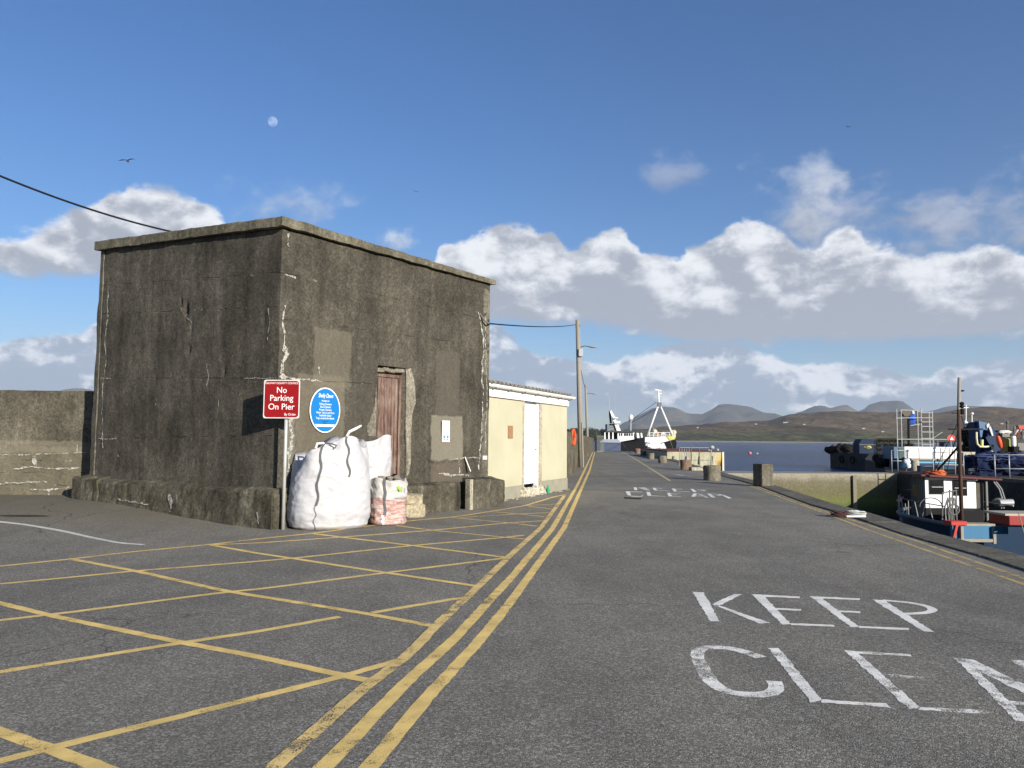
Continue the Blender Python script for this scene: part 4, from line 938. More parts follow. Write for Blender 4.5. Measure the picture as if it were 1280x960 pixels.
for i in range(nw_ + 1):
    s_ = FS0 - .02 + (FS1 - FS0 + .1) * i / nw_; hh = .032 * math.cos(2 * math.pi * i / 8)
    for o_, z in ((.13, hz1 + .285), (-3.3, hz1 - .05)): 
        vs += [hP(s_, z + hh, o_), hP(s_, z + hh - .012, o_)]
rf.add(vs, [(i * 4, (i + 1) * 4, (i + 1) * 4 + 2, i * 4 + 2) for i in range(nw_)] + [(i * 4 + 1, i * 4 + 3, (i + 1) * 4 + 3, (i + 1) * 4 + 1) for i in range(nw_)] + [(i * 4, i * 4 + 1, (i + 1) * 4 + 1, (i + 1) * 4) for i in range(nw_)])
rf.build('roof', m_wall('fibre_cement', (.30, .29, .26), (.42, .41, .37), (.16, .155, .135), uvcoord=False), HUT)
MB().extrude([hP(FS0, hz1 - .0, .0), hP(FS1 - .1, hz1, .0), hP(FS1 - .1, hz1 + .24, .0), hP(FS0, hz1 + .24, .0)], -HN * .1).build('wall_plate', WHITEP, HUT)
s_, z_ = HW(637.5, 540); MB().box(hP(s_, z_, .012), (.30, .03, .34), rz=math.atan2(HD.y, HD.x)).build('plaque', paint((.30, .17, .09), .6, .3, 9, 0, .4), HUT, bevel=.004)
gb = G(679, 612); o = MB().lathe((hP(hd1 + .42, 0, .16).x, hP(hd1 + .42, 0, .16).y, 0), [(.02, 0), (.055, .005), (.06, .12), (.03, .19), (.018, .2), (.018, .25)], 12).build('green_bottle', paint((.02, .28, .13), .3, .1, 5, 0, .1), org=hP(hd1 + .42, 0, .16)); tag(o, 'small green plastic bottle at the foot of the yellow hut doorstep', 'bottle')

# ------------------------------------------------------------------ bulk bags
def bagmesh(cx, cy, rx, ry, h, rot, seed, prof, topfn, corner=.35, crump=.05, nth=150, nz=90):
    """prof(t)->radius factor, topfn(theta)->rim height factor; returns list rows and function"""
    def rad(th, t_):
        c_, s_ = abs(math.cos(th)), abs(math.sin(th)); sq_ = 1 / ((c_ ** 3.2 + s_ ** 3.2) ** (1 / 3.2)); k = corner
        return (1 - k) + k * sq_
    def pt(th, t_, off=0):
        z = h * t_ * topfn(th) if t_ <= 1 else h * topfn(th)
        f = prof(t_) * rad(th, t_)
        x, y = math.cos(th) * rx * f, math.sin(th) * ry * f
        q0 = Vector((x, y, z)); nrm = Vector((math.cos(th), math.sin(th), 0))
        sv = Vector((seed, seed * 1.7, 0))
        cr = noise.fractal(q0 * 2.6 + sv, .8, 2.1, 6) * crump + (abs(noise.noise(Vector((q0.x * 5, q0.y * 5, q0.z * 8)) + sv)) - .25) * -crump * 1.1
        cr += (abs(noise.noise(Vector((th * 2.2, z * 5.5 + th * 1.3, seed)))) - .2) * -crump * .8
        fold = max(0, t_ - .62) * .20 * math.sin(th * 7 + seed + 2 * noise.noise(q0 * 2)) * rx
        q = q0 + nrm * (cr * (1 if 0 < t_ else .3) + fold * .6 + off) + Vector((0, 0, .3 * cr * (t_ > .1)))
        ca, sa = math.cos(rot), math.sin(rot)
        return Vector((cx + q.x * ca - q.y * sa, cy + q.x * sa + q.y * ca, max(q.z, .004)))
    return pt
def lerpf(stops):
    def f(x):
        for (a, va), (b_, vb) in zip(stops, stops[1:]):
            if x <= b_: k = (x - a) / (b_ - a); k = k * k * (3 - 2 * k) * .6 + k * .4; return va + (vb - va) * k
        return stops[-1][1]
    return f
def bagobj(pt, mat, parent, zoff=0, nth=170, nz=100, dip=.25):
    vs = []; ts = [i / nz for i in range(nz + 1)]
    for t_ in ts:
        for k in range(nth): vs.append(pt(2 * math.pi * k / nth, t_) + Vector((0, 0, zoff)))
    rim = vs[-nth:]; cen = sum(rim, Vector()) / nth; zmin = min(v.z for v in rim)
    for j in range(1, 9):
        f = 1 - j / 8 * .96
        for v in rim: q = cen + (v - cen) * f; q.z = v.z * f + (zmin - dip) * (1 - f) + .05 * noise.noise(q * 7) * (j > 1) - (.03 if j == 1 else 0); vs.append(q)
    n_ = nz + 1 + 8
    fs = [(i * nth + k, i * nth + (k + 1) % nth, (i + 1) * nth + (k + 1) % nth, (i + 1) * nth + k) for i in range(n_ - 1) for k in range(nth)]
    fs.append(tuple(range(nth))[::-1]); fs.append(tuple((n_ - 1) * nth + k for k in range(nth)))
    return MB().add(vs, fs).build('sack', mat, parent, smooth=True)
def strap(pt, ths, ts, w_, mat, parent, zoff=0, name='strap', off=.012):
    vs = []
    for th, t_ in zip(ths, ts):
        a_, b_ = pt(th - w_, t_, off), pt(th + w_, t_, off); vs += [a_ + Vector((0, 0, zoff)), b_ + Vector((0, 0, zoff))]
    m = MB().add(vs, [(2 * i, 2 * i + 1, 2 * i + 3, 2 * i + 2) for i in range(len(ts) - 1)]); return m
WB = m_bag('white_bag', (.45, .45, .465)); GREYW = paint((.10, .105, .11), .8, .2, 20, 0, .1, name='grey_webbing'); WW = paint((.70, .70, .66), .7, .1, 12, 0, .2)
b1c = Vector((D(411, 640, 13.95).x, 13.95, 0))
BG = thing('bulk_bag', b1c, 'largest white bulk bag, slumped full beside the sign post', 'bulk bag', 'white builders bulk bags by the wall')
tf = lambda th: 1 + .07 * math.cos(2 * (th + 2.2)) + .05 * math.sin(th * 5 + 1) + .10 * max(0, math.cos(th - 5.4)) ** 3 - .34 * max(0, math.cos(th - 3.4)) ** 3
pt1 = bagmesh(b1c.x, b1c.y, .70, .58, 1.48, .40, 3.1, lerpf([(0, .88), (.04, .97), (.2, 1.04), (.42, 1.03), (.65, .99), (.82, .95), (1.0, .86)]), tf, corner=.62, crump=.020)
S1 = bagobj(pt1, WB, BG, dip=.12)
def strapset(pt, th0, drift, t0, t1, w_, mat, parent, name='strap', off=.014, n_=50):
    m = strap(pt, [th0 + drift * (i / n_) + .03 * math.sin(i * .25) for i in range(n_ + 1)], [t0 + (t1 - t0) * i / n_ for i in range(n_ + 1)], w_, mat, parent, off=off); return m.build(name, mat, parent, recalc=False, smooth=True)
strapset(pt1, -2.0, .08, .30, 1.0, .028, GREYW, BG); strapset(pt1, -2.06, .06, .0, .30, .008, GREYW, BG, 'seam')
strapset(pt1, .0 - 1.25, -.02, .56, 1.0, .024, GREYW, BG)
# loose webbing loops on the top
q = pt1(-1.92, 1.0); MB().tube([q, q + Vector((.05, .02, .06)), q + Vector((.16, .0, .05)), q + Vector((.24, .02, .02)), q + Vector((.2, .04, -.03))], .014, 6).build('lifting_loop', GREYW, BG)
q = pt1(-2.1, 1.0); MB().tube([q, q + Vector((.02, 0, .08)), q + Vector((.12, .03, .09)), q + Vector((.18, .02, .02))], .022, 6).build('lifting_loop', WW, BG)
q = pt1(-1.27, 1.0); MB().tube([q, q + Vector((.05, -.01, .08)), q + Vector((.15, .0, .13)), q + Vector((.25, .03, .19))], [.02, .026, .026, .016], 6).build('lifting_loop', WW, BG)
# second bag on the plinth behind
b2c = Vector((D(466, 575, 15.1).x, 15.1, .70)); b2c = b2c + Vector((0, 0, 0))
BG2 = thing('bulk_bag', b2c, 'smaller white bag slumped on the ledge behind, half hidden by the large bag', 'bulk bag', 'white builders bulk bags by the wall')
pt2 = bagmesh(b2c.x, b2c.y, .36, .30, .86, .9, 8.3, lerpf([(0, .8), (.1, 1.0), (.5, 1.0), (.8, .98), (1, 1.0)]), lambda th: 1 + .12 * max(0, math.cos(th + 1.0)) ** 4 + .04 * math.sin(3 * th), crump=.018)
bagobj(pt2, WB, BG2, zoff=.70, dip=.1, nth=110, nz=60)
# third: small printed rubble bag
b3c = Vector((D(484.5, 640, 14.55).x, 14.5, 0))
BG3 = thing('rubble_bag', b3c, 'small white rubble bag with pink print and black strap beside the stones', 'rubble bag')
m_, t, b = newmat('printed_bag'); p = pos(t); z = t.xyz(p)[2]; st = t.noise(t.scale(p, 2.2, 2.2, 11, (0, 0, 0)), 2.2, 5, .7, 1.2)
c = t.mix(t.ss(st, .44, .58), (.33, .17, .145), (.45, .38, .345)); c = t.mix(t.ss(t.m('ADD', z, t.m('MULTIPLY', t.noise(p, 4, 4), .1)), .53, .56), c, (.44, .43, .41))
c = t.mix(t.m('MULTIPLY', t.ss(t.noise(p, 5, 5), .55, .7), .3), c, (.45, .38, .28))
t.put(b.inputs['Base Color'], c); b.inputs['Roughness'].default_value = .6; t.put(b.inputs['Normal'], t.bump(t.noise(p, 8, 7, .65, .8), .7, .03))
pt3 = bagmesh(b3c.x, b3c.y, .34, .30, .82, .55, 5.9, lerpf([(0, .90), (.06, .97), (.5, .97), (.9, 1.02), (1, 1.06)]), lambda th: 1 + .05 * math.sin(2 * th) + .03 * math.cos(5 * th), corner=.75, crump=.03)
bagobj(pt3, m_, BG3, dip=.12, nth=110, nz=60)
strapset(pt3, -2.05, -.02, .22, 1.0, .07, GREYW, BG3); strapset(pt3, -2.12, .0, .02, .22, .06, WW, BG3)
lg = pt3(-1.38, .80, .012); lf = MB()
for k in range(2): lf.sphere(lg + Vector((.03 * k, -.004, .02 - .03 * k)), .035, 8, 6, (1, .15, .9))
lf.build('printed_mark', paint((.30, .50, .06), .5, .1, 3, 0, 0, bump=0), BG3)
lf = MB()
for k in range(9): qq = pt3(-1.50 + k * .085, .60, .010); lf.box(qq, (.022, .006, .022))
for k in range(2): qq = pt3(-1.15 + k * .2, .80, .010); lf.box(qq, (.018, .006, .09))
lf.build('printed_mark', paint((.30, .31, .31), .5, .1, 3, 0, 0, bump=0), BG3)
rb = MB()
for k in range(14): rb.sphere((b3c.x + random.uniform(-.2, .2), b3c.y + random.uniform(-.15, .15), .76 + random.uniform(0, .1)), .08, 7, 5, (1, 1, .5), .6)
rb.build('contents', paint((.20, .18, .14), .9, .4, 12, 0, .5), BG3)
# two stones
sb = Vector((-2.0, 15.72, 0))
for i, (zc, hh, ox, lab) in enumerate(((.13, .25, 0, 'lower pale stone block beside the rubble bag'), (.36, .18, -.04, 'upper pale stone block resting on another by the rubble bag'))):
    c_ = Vector((sb.x + ox, sb.y + .15, zc)); m = MB(); m.sphere(c_, .30, 22, 16, (1, .85, 1), 0)
    m.v = [c_ + Vector(tuple(math.copysign(min(abs(d_), lim) * .92 + abs(d_) * .08, d_) for d_, lim in zip(v - c_, (.215, .17, hh / 2)))) + Vector((noise.noise(v * 6), noise.noise(v * 6 + Vector((3, 3, 3))), noise.noise(v * 5))) * .022 for v in m.v]
    R_ = Matrix.Rotation(.35 - .15 * i, 3, 'Z'); m.v = [c_ + R_ @ (v - c_) for v in m.v]
    tag(m.build('stone_block', m_wall('pale_stone', (.30, .26, .18), (.40, .36, .27), (.16, .14, .10), uvcoord=False), org=(c_.x, c_.y, zc - hh / 2)), lab, 'stone')
m = MB(); m.sphere((sb.x - .28, sb.y + .1, .10), .15, 14, 10, (1.1, 1, .8), .3); tag(m.build('stone_block', ROUGHC, org=(sb.x - .28, sb.y + .1, 0)), 'small rounded stone on the ground between rubble bag and stone blocks', 'stone')
# ------------------------------------------------------------------ pier wall, poles, wires
def curve_line(a, b_, sag, n=24):
    a, b_ = Vector(a), Vector(b_); return [a.lerp(b_, i / n) - Vector((0, 0, sag * 4 * (i / n) * (1 - i / n))) for i in range(n + 1)]
pw = thing('pier_wall', (PW[0][0], PW[0][1], 0), 'long old brown stone wall along the pier behind the yellow hut', 'wall')
mb = MB(); pl = resample([(1.7, 29.2)] + PW, .8); hts = []
rows = []
for i, p in enumerate(pl):
    p3 = Vector((p.x, p.y, 0)); k = (p.y - 29) / 83
    ht = 1.95 - .15 * k + .05 * noise.noise(Vector((p.y * .4, 0, 0)))
    d = (pl[min(i + 1, len(pl) - 1)] - pl[max(i - 1, 0)]).normalized(); n = Vector((d.y, -d.x, 0)); row = []
    for o_, zf in [(0, -.1 / 2)] + [(0, j / 12) for j in range(0, 13)] + [(-.45, 1.0), (-.45, -.1)]:
        z = ht * zf; q = p3 + n * (.25 + o_) + Vector((0, 0, z)); row.append(q + n * noise.fractal(q * 2.5, 1, 2, 4) * .07 + Vector((0, 0, noise.noise(q * 3) * .05 * (zf >= 1))))
    rows.append(row)
w_ = len(rows[0]); mb.add([v for r in rows for v in r], [(i * w_ + j, i * w_ + j + 1, (i + 1) * w_ + j + 1, (i + 1) * w_ + j) for i in range(len(rows) - 1) for j in range(w_ - 1)] + [tuple(range(w_))])
mb.build('wall', STONE, pw)
def pole(x, y, tu, tv, vtop, label, arm_v, base_r, name='utility_pole'):
    zt = D(tu, tv, y).z; xt = D(tu, tv, y).x; b_ = Vector((x, y, 0)); top = Vector((xt, y, zt))
    P = thing(name, b_, label, 'pole', 'wooden poles along the pier')
    MB().tube([b_ - Vector((0, 0, .1)), b_.lerp(top, .5), top], [base_r, base_r * .88, base_r * .72], 12).build('post', WOODP, P, smooth=True)
    za = D(640, arm_v, y).z; k = za / zt; pa = b_.lerp(top, k)
    A_ = MB().tube([pa, pa + Vector((.35, -.1, .10)), pa + Vector((.72, -.15, .05))], .028, 6).build('lamp_arm', STEELD, P)
    MB().sphere(pa + Vector((.85, -.16, .04)), .15, 10, 6, (1.6, .8, .45)).build('lamp_head', GALV, A_)
    for sg in (1, -1): MB().tube([b_.lerp(top, .955), b_.lerp(top, .955) + Vector((-.12 * sg, -.08, 0)), b_.lerp(top, .955) + Vector((-.12 * sg, -.08, .1))], .02, 6).build('insulator', STEELD, P)
    return P, b_, top
P1, p1b, p1t = pole(D(726.5, 583, 45).x, 45, 722, 400, 0, 'nearest tall weathered wooden pole with lamp arm beside the pier wall', 434, .17)
jb = p1b.lerp(p1t, .78); MB().box(jb + Vector((.12, -.2, -.05)), (.25, .16, .45)).build('meter_box', GALV, P1, bevel=.01)
jb = p1b.lerp(p1t, .12); MB().tube([p1b.lerp(p1t, .0) + Vector((.1, -.17, 0)), p1b.lerp(p1t, .3) + Vector((.09, -.15, 0))], .05, 8).build('cable_guard', WOODP, P1)
P2, p2b, p2t = pole(D(735, 556, 80).x, 80, 732, 481, 0, 'farther wooden pole with small lamp arm beyond the first pole', 492, .15)
def wire(name, pts, r, label): o = MB().tube(pts, r, 5).build(name, BLACK, org=pts[0]); tag(o, label, 'cable')
w1 = D(608, 405, 18.7); wire('overhead_cable', curve_line(P_(*RW(606, 405), .14), p1b.lerp(p1t, .955) + Vector((-.12, -.08, .1)), .10), .018, 'overhead cable from building corner bracket to the nearest pole')
wire('overhead_cable', curve_line(p1b.lerp(p1t, .955) + Vector((-.12, -.08, 0)), p2b.lerp(p2t, .97), .9), .022, 'overhead cable sagging between the two wooden poles')
ra = D(217, 290, 16.0); wa = D(-60, 188, 11.5); ra = Vector((ra.x, ra.y, ra.z - .1)); wire('overhead_cable', curve_line(D(-120, 166, 14.5), D(219, 290.5, 19.5), .2), .024, 'thick dark overhead cable running from sky at left down to the building roof')
# lifebuoy on a stand in front of the wall
LB = D(716.5, 546.5, 37.5)
lt = thing('lifebuoy', (LB.x, LB.y, 0), 'orange lifebuoy hanging on the stone pier wall beyond the hut', 'lifebuoy')
MB().tube([LB + Vector((.10 * math.cos(a), .34 * math.cos(a), .35 * math.sin(a))) for a in [2 * math.pi * k / 24 for k in range(25)]], .075, 10).build('ring', ORANGE, lt, smooth=True)
MB().beam((LB.x - .15, LB.y + .15, 0), (LB.x - .15, LB.y + .15, 2.1), .08, .08).build('post', WOODP, lt)
lb2 = MB().box((LB.x - .35, LB.y + .1, 1.55), (.10, .12, .75)); lb2.build('rescue_box', RED, lt, bevel=.02)
# railing panel at the end of the wall
def railing(name, pts, posts, hts, label, cat='railing', r=.024, group=None, mat=None, z0=0):
    mat = mat or GALV
    R = thing(name, (pts[0][0], pts[0][1], z0), label, cat, group)
    a, b_ = Vector((*pts[0], z0)), Vector((*pts[1], z0))
    for k in posts: q = a.lerp(b_, k); MB().tube([q, q + Vector((0, 0, max(hts)))], r, 8).build('post', mat, R, smooth=True)
    for h in hts: MB().tube([a + Vector((0, 0, h)), b_ + Vector((0, 0, h))], r * .9, 8).build('rail', mat, R, smooth=True)
    return R
ya = 98; fa, fb = D(746.5, 560, ya), D(757, 560, ya)
FR = thing('fence_panel', (fa.x, ya, 0), 'pale metal fence panel at the far end of the pier wall', 'fence')
h_ = D(750, 545, ya).z; FGR = paint((.20, .21, .17), .7, .2, 5)
for k in range(8): q = fa.lerp(fb, k / 7); MB().tube([(q.x, ya + k * .3, 0), (q.x, ya + k * .3, h_)], .028, 6).build('bar', FGR, FR)
for z in (.15, h_): MB().beam((fa.x, ya, z), (fb.x, ya + 2.1, z), .06, .06).build('rail', FGR, FR)

# ------------------------------------------------------------------ bollards, block
BC = [m_wall('bollard_concrete_%s' % 'abcdef'[i], c, tuple(q * 1.5 for q in c), tuple(q * .5 for q in c), uvcoord=False, limey=.3) for i, c in enumerate([(.15, .135, .105), (.17, .115, .085)])]
for i, (u, v, wpx, mt, lab) in enumerate([(893, 601, 21, 0, 'nearest round concrete bollard on the quay, front left of the square block'), (859, 587.5, 14, 1, 'reddish concrete bollard standing beside the metal ladder rails'), (829, 579, 10.4, 0, 'third round concrete bollard from the camera, left of the ladder rails'),
                                  (814.5, 574, 8.3, 0, 'fourth concrete bollard from the camera, in a row toward the trawler'), (804.5, 569.5, 6.6, 0, 'fifth concrete bollard from the camera, small and pale below the white bow'), (797.5, 567, 7, 1, 'farthest squat bollard at the pier end before the dark hull')]):
    p = G(u, v); r_ = wpx / 2 / F * p.y; hgt = r_ * 1.78
    p = Vector((p.x, p.y + r_, 0))
    prof = [(r_ * .98, -.02), (r_ * .98, hgt * .1), (r_ * 1.0, hgt * .5), (r_ * 1.03, hgt * .86), (r_ * .98, hgt * .97), (r_ * .85, hgt * 1.0), (r_ * .3, hgt * 1.01)]
    m = MB().lathe(p, prof, 32, .05); m.v = [q + Vector((noise.noise(q * 5), noise.noise(q * 5 + Vector((4, 4, 4))), noise.noise(q * 4) * .8)) * .03 for q in m.v]
    o = m.build('mooring_bollard', BC[mt], smooth=False, org=p); tag(o, lab, 'bollard', 'round concrete bollards along the quay edge')
p = G(954, 608.5); x0, x1 = D(942, 600, p.y).x, D(968, 600, p.y + .1).x; hb = Zat(p.x, p.y, 580)
m = MB(); k = 10
m.box((p.x + .12, p.y + .36, hb / 2), ((x1 - x0) * .66, .50, hb), rz=.38); import bmesh
o = m.build('square_block', m_wall('block_concrete', (.085, .078, .06), (.16, .145, .115), (.04, .036, .028), uvcoord=False), org=(p.x, p.y + .36, 0), bevel=.03); tag(o, 'square upright concrete block at the corner of the quay', 'block')
# ------------------------------------------------------------------ jetty across the basin and right hand pier
jt = MB(); jt.extrude([(10.2, 37.9, -4), (19.8, 39.3, -4), (19.8, 40.9, -4), (10.2, 40.9, -4)], (0, 0, 4.02)); j_ = jt.build('jetty', ALGAE_SHADE, bevel=.03); structure(j_)
jt = MB(); jt.beam((17.25, 38.85, -3.5), (17.25, 38.85, -.08), .17, .14); o = jt.build('timber_fender', paint((.20, .18, .13), .9, .3, 6), org=(17.05, 38.7, -2.2)); tag(o, 'upright timber post fixed on the algae-covered jetty face', 'fender post')
RP = [(19.6, 39.4), (20.6, 32.7), (20.9, 20), (21.5, -20), (90, -20), (90, 118), (49.2, 119), (47.8, 103), (33, 72), (27, 56), (20.0, 41.2)]
mb = MB(); mb.extrude([(x, y, -4) for x, y in RP], (0, 0, 4)); structure(mb.build('east_pier', m_wall('pier_concrete', (.038, .036, .030), (.075, .07, .058), (.018, .017, .014), uvcoord=False, moss=.2)))
kb = MB()
for i in range(4): a, b_ = Vector((*RP[i], 0)), Vector((*RP[(i + 1)], 0)); 
mb = MB(); mb.beam((19.85, 39.3, .06), (20.85, 32.7, .06), .35, .16); mb.beam((20.85, 32.7, .06), (21.1, 20, .06), .35, .16); structure(mb.build('east_kerb', CONC, bevel=.02))
# rope and net heap on the quay
hp = G(1064, 647); RPH = thing('rope_heap', (hp.x, hp.y, .02), 'small heap of white netting and brown rope lying on quay kerb', 'rope heap')
def coil(mb, c, R, r, turns, hz, seed, sq=.6):
    rnd = random.Random(seed); pts = []
    for i in range(int(turns * 22)):
        a = i / 22 * 2 * math.pi; rr = R * (.55 + .45 * noise.noise(Vector((a * .35, seed, 0))) + .35 * math.sin(i * .031 * seed)); pts.append(Vector(c) + Vector((rr * math.cos(a), rr * math.sin(a) * sq, hz * (i / (turns * 22)) + hz * .4 * noise.noise(Vector((a * .9, seed, 3))) + r)))
    mb.tube(pts, r, 5); return mb
coil(MB(), (hp.x + .12, hp.y + .1, .03), .24, .016, 9, .09, 3, .8).build('net', paint((.42, .43, .40), .8, .3, 14, 0, .4), RPH); coil(MB(), (hp.x - .22, hp.y + .05, .03), .19, .014, 7, .07, 5, .8).build('rope', paint((.07, .03, .03), .9, .4, 20), RPH)
m = MB(); m.box((hp.x + .02, hp.y - .16, .045), (.42, .08, .03), rz=.1); m.build('pale_batten', WHITEP, RPH)

# ladder rails by the second bollard
y_ = 43.5
LR = thing('ladder_rails', (D(850, 580, y_).x, y_, 0), 'galvanised ladder handrails and railing standing on quay beside reddish bollard', 'railing')
zt = D(865, 559.5, y_).z; zb_ = .25
for u in (850.5, 853.5, 856.5, 859.5, 862.5): x = D(u, 570, y_).x; MB().tube([(x, y_ + .2, .15), (x, y_ + .2, zt)], .018, 6).build('bar', GALV, LR)
for u in (864, 874, 889): x = D(u, 570, y_).x; MB().tube([(x, y_, 0), (x, y_, zt)], .03, 6).build('post', STEELD if u != 889 else GALV, LR)
for z in (zt, zt * .42): MB().tube([(D(850, 570, y_).x, y_ + .1, z), (D(889, 570, y_).x, y_, z)], .022, 6).build('rail', GALV, LR)
x = D(890, 562, y_).x; MB().sphere((x, y_, zt + .02), .12, 10, 8, (1.2, 1, 1)).build('lamp', GALV, LR)
c = G(874, 588.5); o = MB().box((c.x, c.y + .3, .09), (.85, .5, .18), rz=.1).build('kerb_stone', CONCL, bevel=.02, org=(c.x, c.y + .3, 0)); tag(o, 'low flat pale concrete slab beside the ladder rails', 'slab')

# ------------------------------------------------------------------ vessels: generic lofted hull
def hull(mb, ox, oy, hd, L, B, z0, zs, zb, flare=.75, bow=.0, ns=26, transom=.75, tum=0):
    """heading hd (unit 2D), stern at (ox,oy); zs sheer height at stern, zb at bow, z0 keel"""
    hx, hy = hd; px, py_ = hy, -hx; rows = []
    for i in range(ns + 1):
        t_ = i / ns; w_ = (transom + (1 - transom) * math.sin(min(1, t_ * 2.2) * math.pi / 2)) if t_ < .45 else max(.02, (1 - ((t_ - .45) / .55) ** 2.3)); sh = zs + (zb - zs) * t_ ** 2.2
        row = []
        for j in range(9):
            k = j / 8; z = z0 + (sh - z0) * k; ww = w_ * (flare + (1 - flare) * k ** .7) * (min(1, k * 3 + .25)); x_ = t_ * L - (1 - k) * bow * max(0, t_ - .6) * 2.5
            row.append((x_, ww * B / 2, z))
        rows.append(row)
    vs = []; P = lambda x_, y2, z: Vector((ox + hx * x_ + px * y2, oy + hy * x_ + py_ * y2, z))
    for row in rows:
        vs += [P(x_, -y2, z) for x_, y2, z in row] + [P(x_, y2, z) for x_, y2, z in row[::-1]]
    n_ = 18
    fs = [(i * n_ + j, (i + 1) * n_ + j, (i + 1) * n_ + j + 1, i * n_ + j + 1) for i in range(ns) for j in range(n_ - 1) if j != 8]
    fs += [tuple(range(n_))]
    dk = [(i * n_ + 7, (i + 1) * n_ + 7, (i + 1) * n_ + 10, i * n_ + 10) for i in range(ns)]
    mb.add(vs, fs + dk); return P, rows
def gunwale(mb, P, rows, r, z_off=0, side=(-1, 1), h=None):
    for s_ in side: mb.tube([P(row[-1][0], s_ * row[-1][1], row[-1][2] + z_off) for row in rows], r, 6)
    return mb
# near boat: blue hull in its shaded tone, white wheelhouse
hd = (.05, .9987)
NB = thing('fishing_boat', (14.9, 23.4, WZ), 'small blue fishing boat with white wheelhouse and tall dark mast moored in basin', 'boat')
HULL_SHADE = paint((.010, .030, .065), .45, .2, 4, 0, .4, (.04, .04, .035), name='hull_blue_shaded'); HULLB = paint((.025, .10, .22), .45, .2, 4, 0, .4, (.10, .09, .07), name='hull_blue')  # first one: hull blue darkened to paint in the shade on it
hb_ = MB(); Ph, rows = hull(hb_, 14.72, 23.3, hd, 6.0, 2.75, WZ - .5, -.90, -.88, .72, .3, transom=.9); hb_.build('hull', HULL_SHADE, NB)
gw = MB(); gunwale(gw, Ph, rows, .065); gw.build('gunwale', paint((.13, .13, .125), .7, .3, 6), NB)
def bx(name, mat, par, u0, v0, u1, v1, y, dy, bevel=.01, rz=0):
    a = D(u0, v1, y); b_ = D(u1, v0, y)
    return MB().box(((a.x + b_.x) / 2, y + dy / 2, (a.z + b_.z) / 2), (b_.x - a.x, dy, b_.z - a.z), rz=rz).build(name, mat, par, bevel=bevel)
# transom panel, its sunlit tone painted lighter than the hull, with grey posts and red corner
tp0, tp1 = D(1191, 675, 23.1), D(1242, 657.5, 23.1)
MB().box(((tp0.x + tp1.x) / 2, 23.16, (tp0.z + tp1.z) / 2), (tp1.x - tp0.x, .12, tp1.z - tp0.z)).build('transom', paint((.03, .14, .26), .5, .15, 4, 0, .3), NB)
for x in (tp0.x + .24, tp1.x - .03): MB().box((x, 23.05, (tp0.z + tp1.z) / 2 - .05), (.08, .09, tp1.z - tp0.z + .08)).build('transom_post', paint((.26, .24, .20), .7, .3, 7), NB)
MB().box(((tp0.x + tp1.x) / 2, 23.07, tp0.z), (tp1.x - tp0.x, .10, .09)).build('rubbing_strip', paint((.26, .24, .20), .7, .3, 7), NB)
MB().beam((tp0.x - .03, 23.08, tp0.z - .1), (tp0.x + .12, 23.08, tp1.z + .03), .07, .07).build('corner_stripe', RED, NB)
MB().box((tp0.x + .18, 23.25, tp1.z + .07), (.48, .4, .12)).build('corner_locker', RED, NB, bevel=.01)
MB().box(((tp0.x + tp1.x) / 2 + .2, 23.3, tp1.z + .03), (tp1.x - tp0.x - .3, .4, .06)).build('deck_plank', paint((.30, .27, .20), .8, .3, 8), NB)
# wheelhouse
wy = 26.0; wa, wb = D(1157, 634, wy), D(1219.5, 596.5, wy); wzt = wb.z; wzb = -1.35
WH = MB().box(((wa.x + wb.x) / 2, wy + .45, (wzt + wzb) / 2), (wb.x - wa.x, .9, wzt - wzb), rz=-.03); WHo = WH.build('wheelhouse', paint((.74, .75, .75), .4, .05, 3, 0, .2, (.3, .25, .18)), NB, bevel=.02)
for (u0, v0, u1, v1) in ((1164.5, 601.5, 1178, 616), (1193, 602, 1207, 618)):
    q0, q1 = D(u0, v1, wy - .02), D(u1, v0, wy - .02)
    FRw = MB().box(((q0.x + q1.x) / 2, wy - .015, (q0.z + q1.z) / 2), (q1.x - q0.x + .09, .03, q1.z - q0.z + .09)).build('window', BLACK, NB, bevel=.01)
    MB().box(((q0.x + q1.x) / 2, wy - .034, (q0.z + q1.z) / 2), (q1.x - q0.x, .01, q1.z - q0.z)).build('pane', GLASSD, FRw)
    MB().box(((q0.x + q1.x) / 2, wy - .042, (q0.z + q1.z) / 2), (q1.x - q0.x, .012, .02)).build('glazing_bar', GALV, FRw)
MB().box((wa.x - .006, wy + .45, (wzt + wzb) / 2), (.02, .92, wzt - wzb - .04)).build('side_panel', paint((.07, .075, .075), .7, .25, 6, 0, .4), NB)  # dark sheet over the white side, painting in its shade
MB().box(((wa.x + wb.x) / 2, wy - .01, (D(1180, 635, wy).z + wzb) / 2), (wb.x - wa.x + .02, .03, D(1180, 635, wy).z - wzb)).build('wheelhouse_base', BLACK, NB)
rib = paint((.13, .135, .135), .6, .2, 6, 0, .3)
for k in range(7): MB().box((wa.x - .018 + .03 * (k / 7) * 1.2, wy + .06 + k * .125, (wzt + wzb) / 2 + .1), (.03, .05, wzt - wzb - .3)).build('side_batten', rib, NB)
MB().box((wa.x - .02, wy + .55, -.05), (.02, .42, .42)).build('side_window', GLASSD, NB)
MB().box(((D(1146, 600, wy).x + D(1246, 600, wy).x) / 2, wy + .4, wzt + .0), (D(1246, 600, wy).x - D(1146, 600, wy).x, 1.4, .06), M=Matrix.Rotation(.045, 3, 'Y')).build('roof', paint((.12, .032, .028), .7, .25, 5, 0, .5), NB, bevel=.01)
for (x, yy) in ((D(1231, 620, wy).x, wy - .1), (D(1243, 620, wy).x, wy + 1.0)): MB().beam((x, yy, -1.2), (x, yy, wzt - .12), .06, .06).build('shelter_post', STEELD, NB)
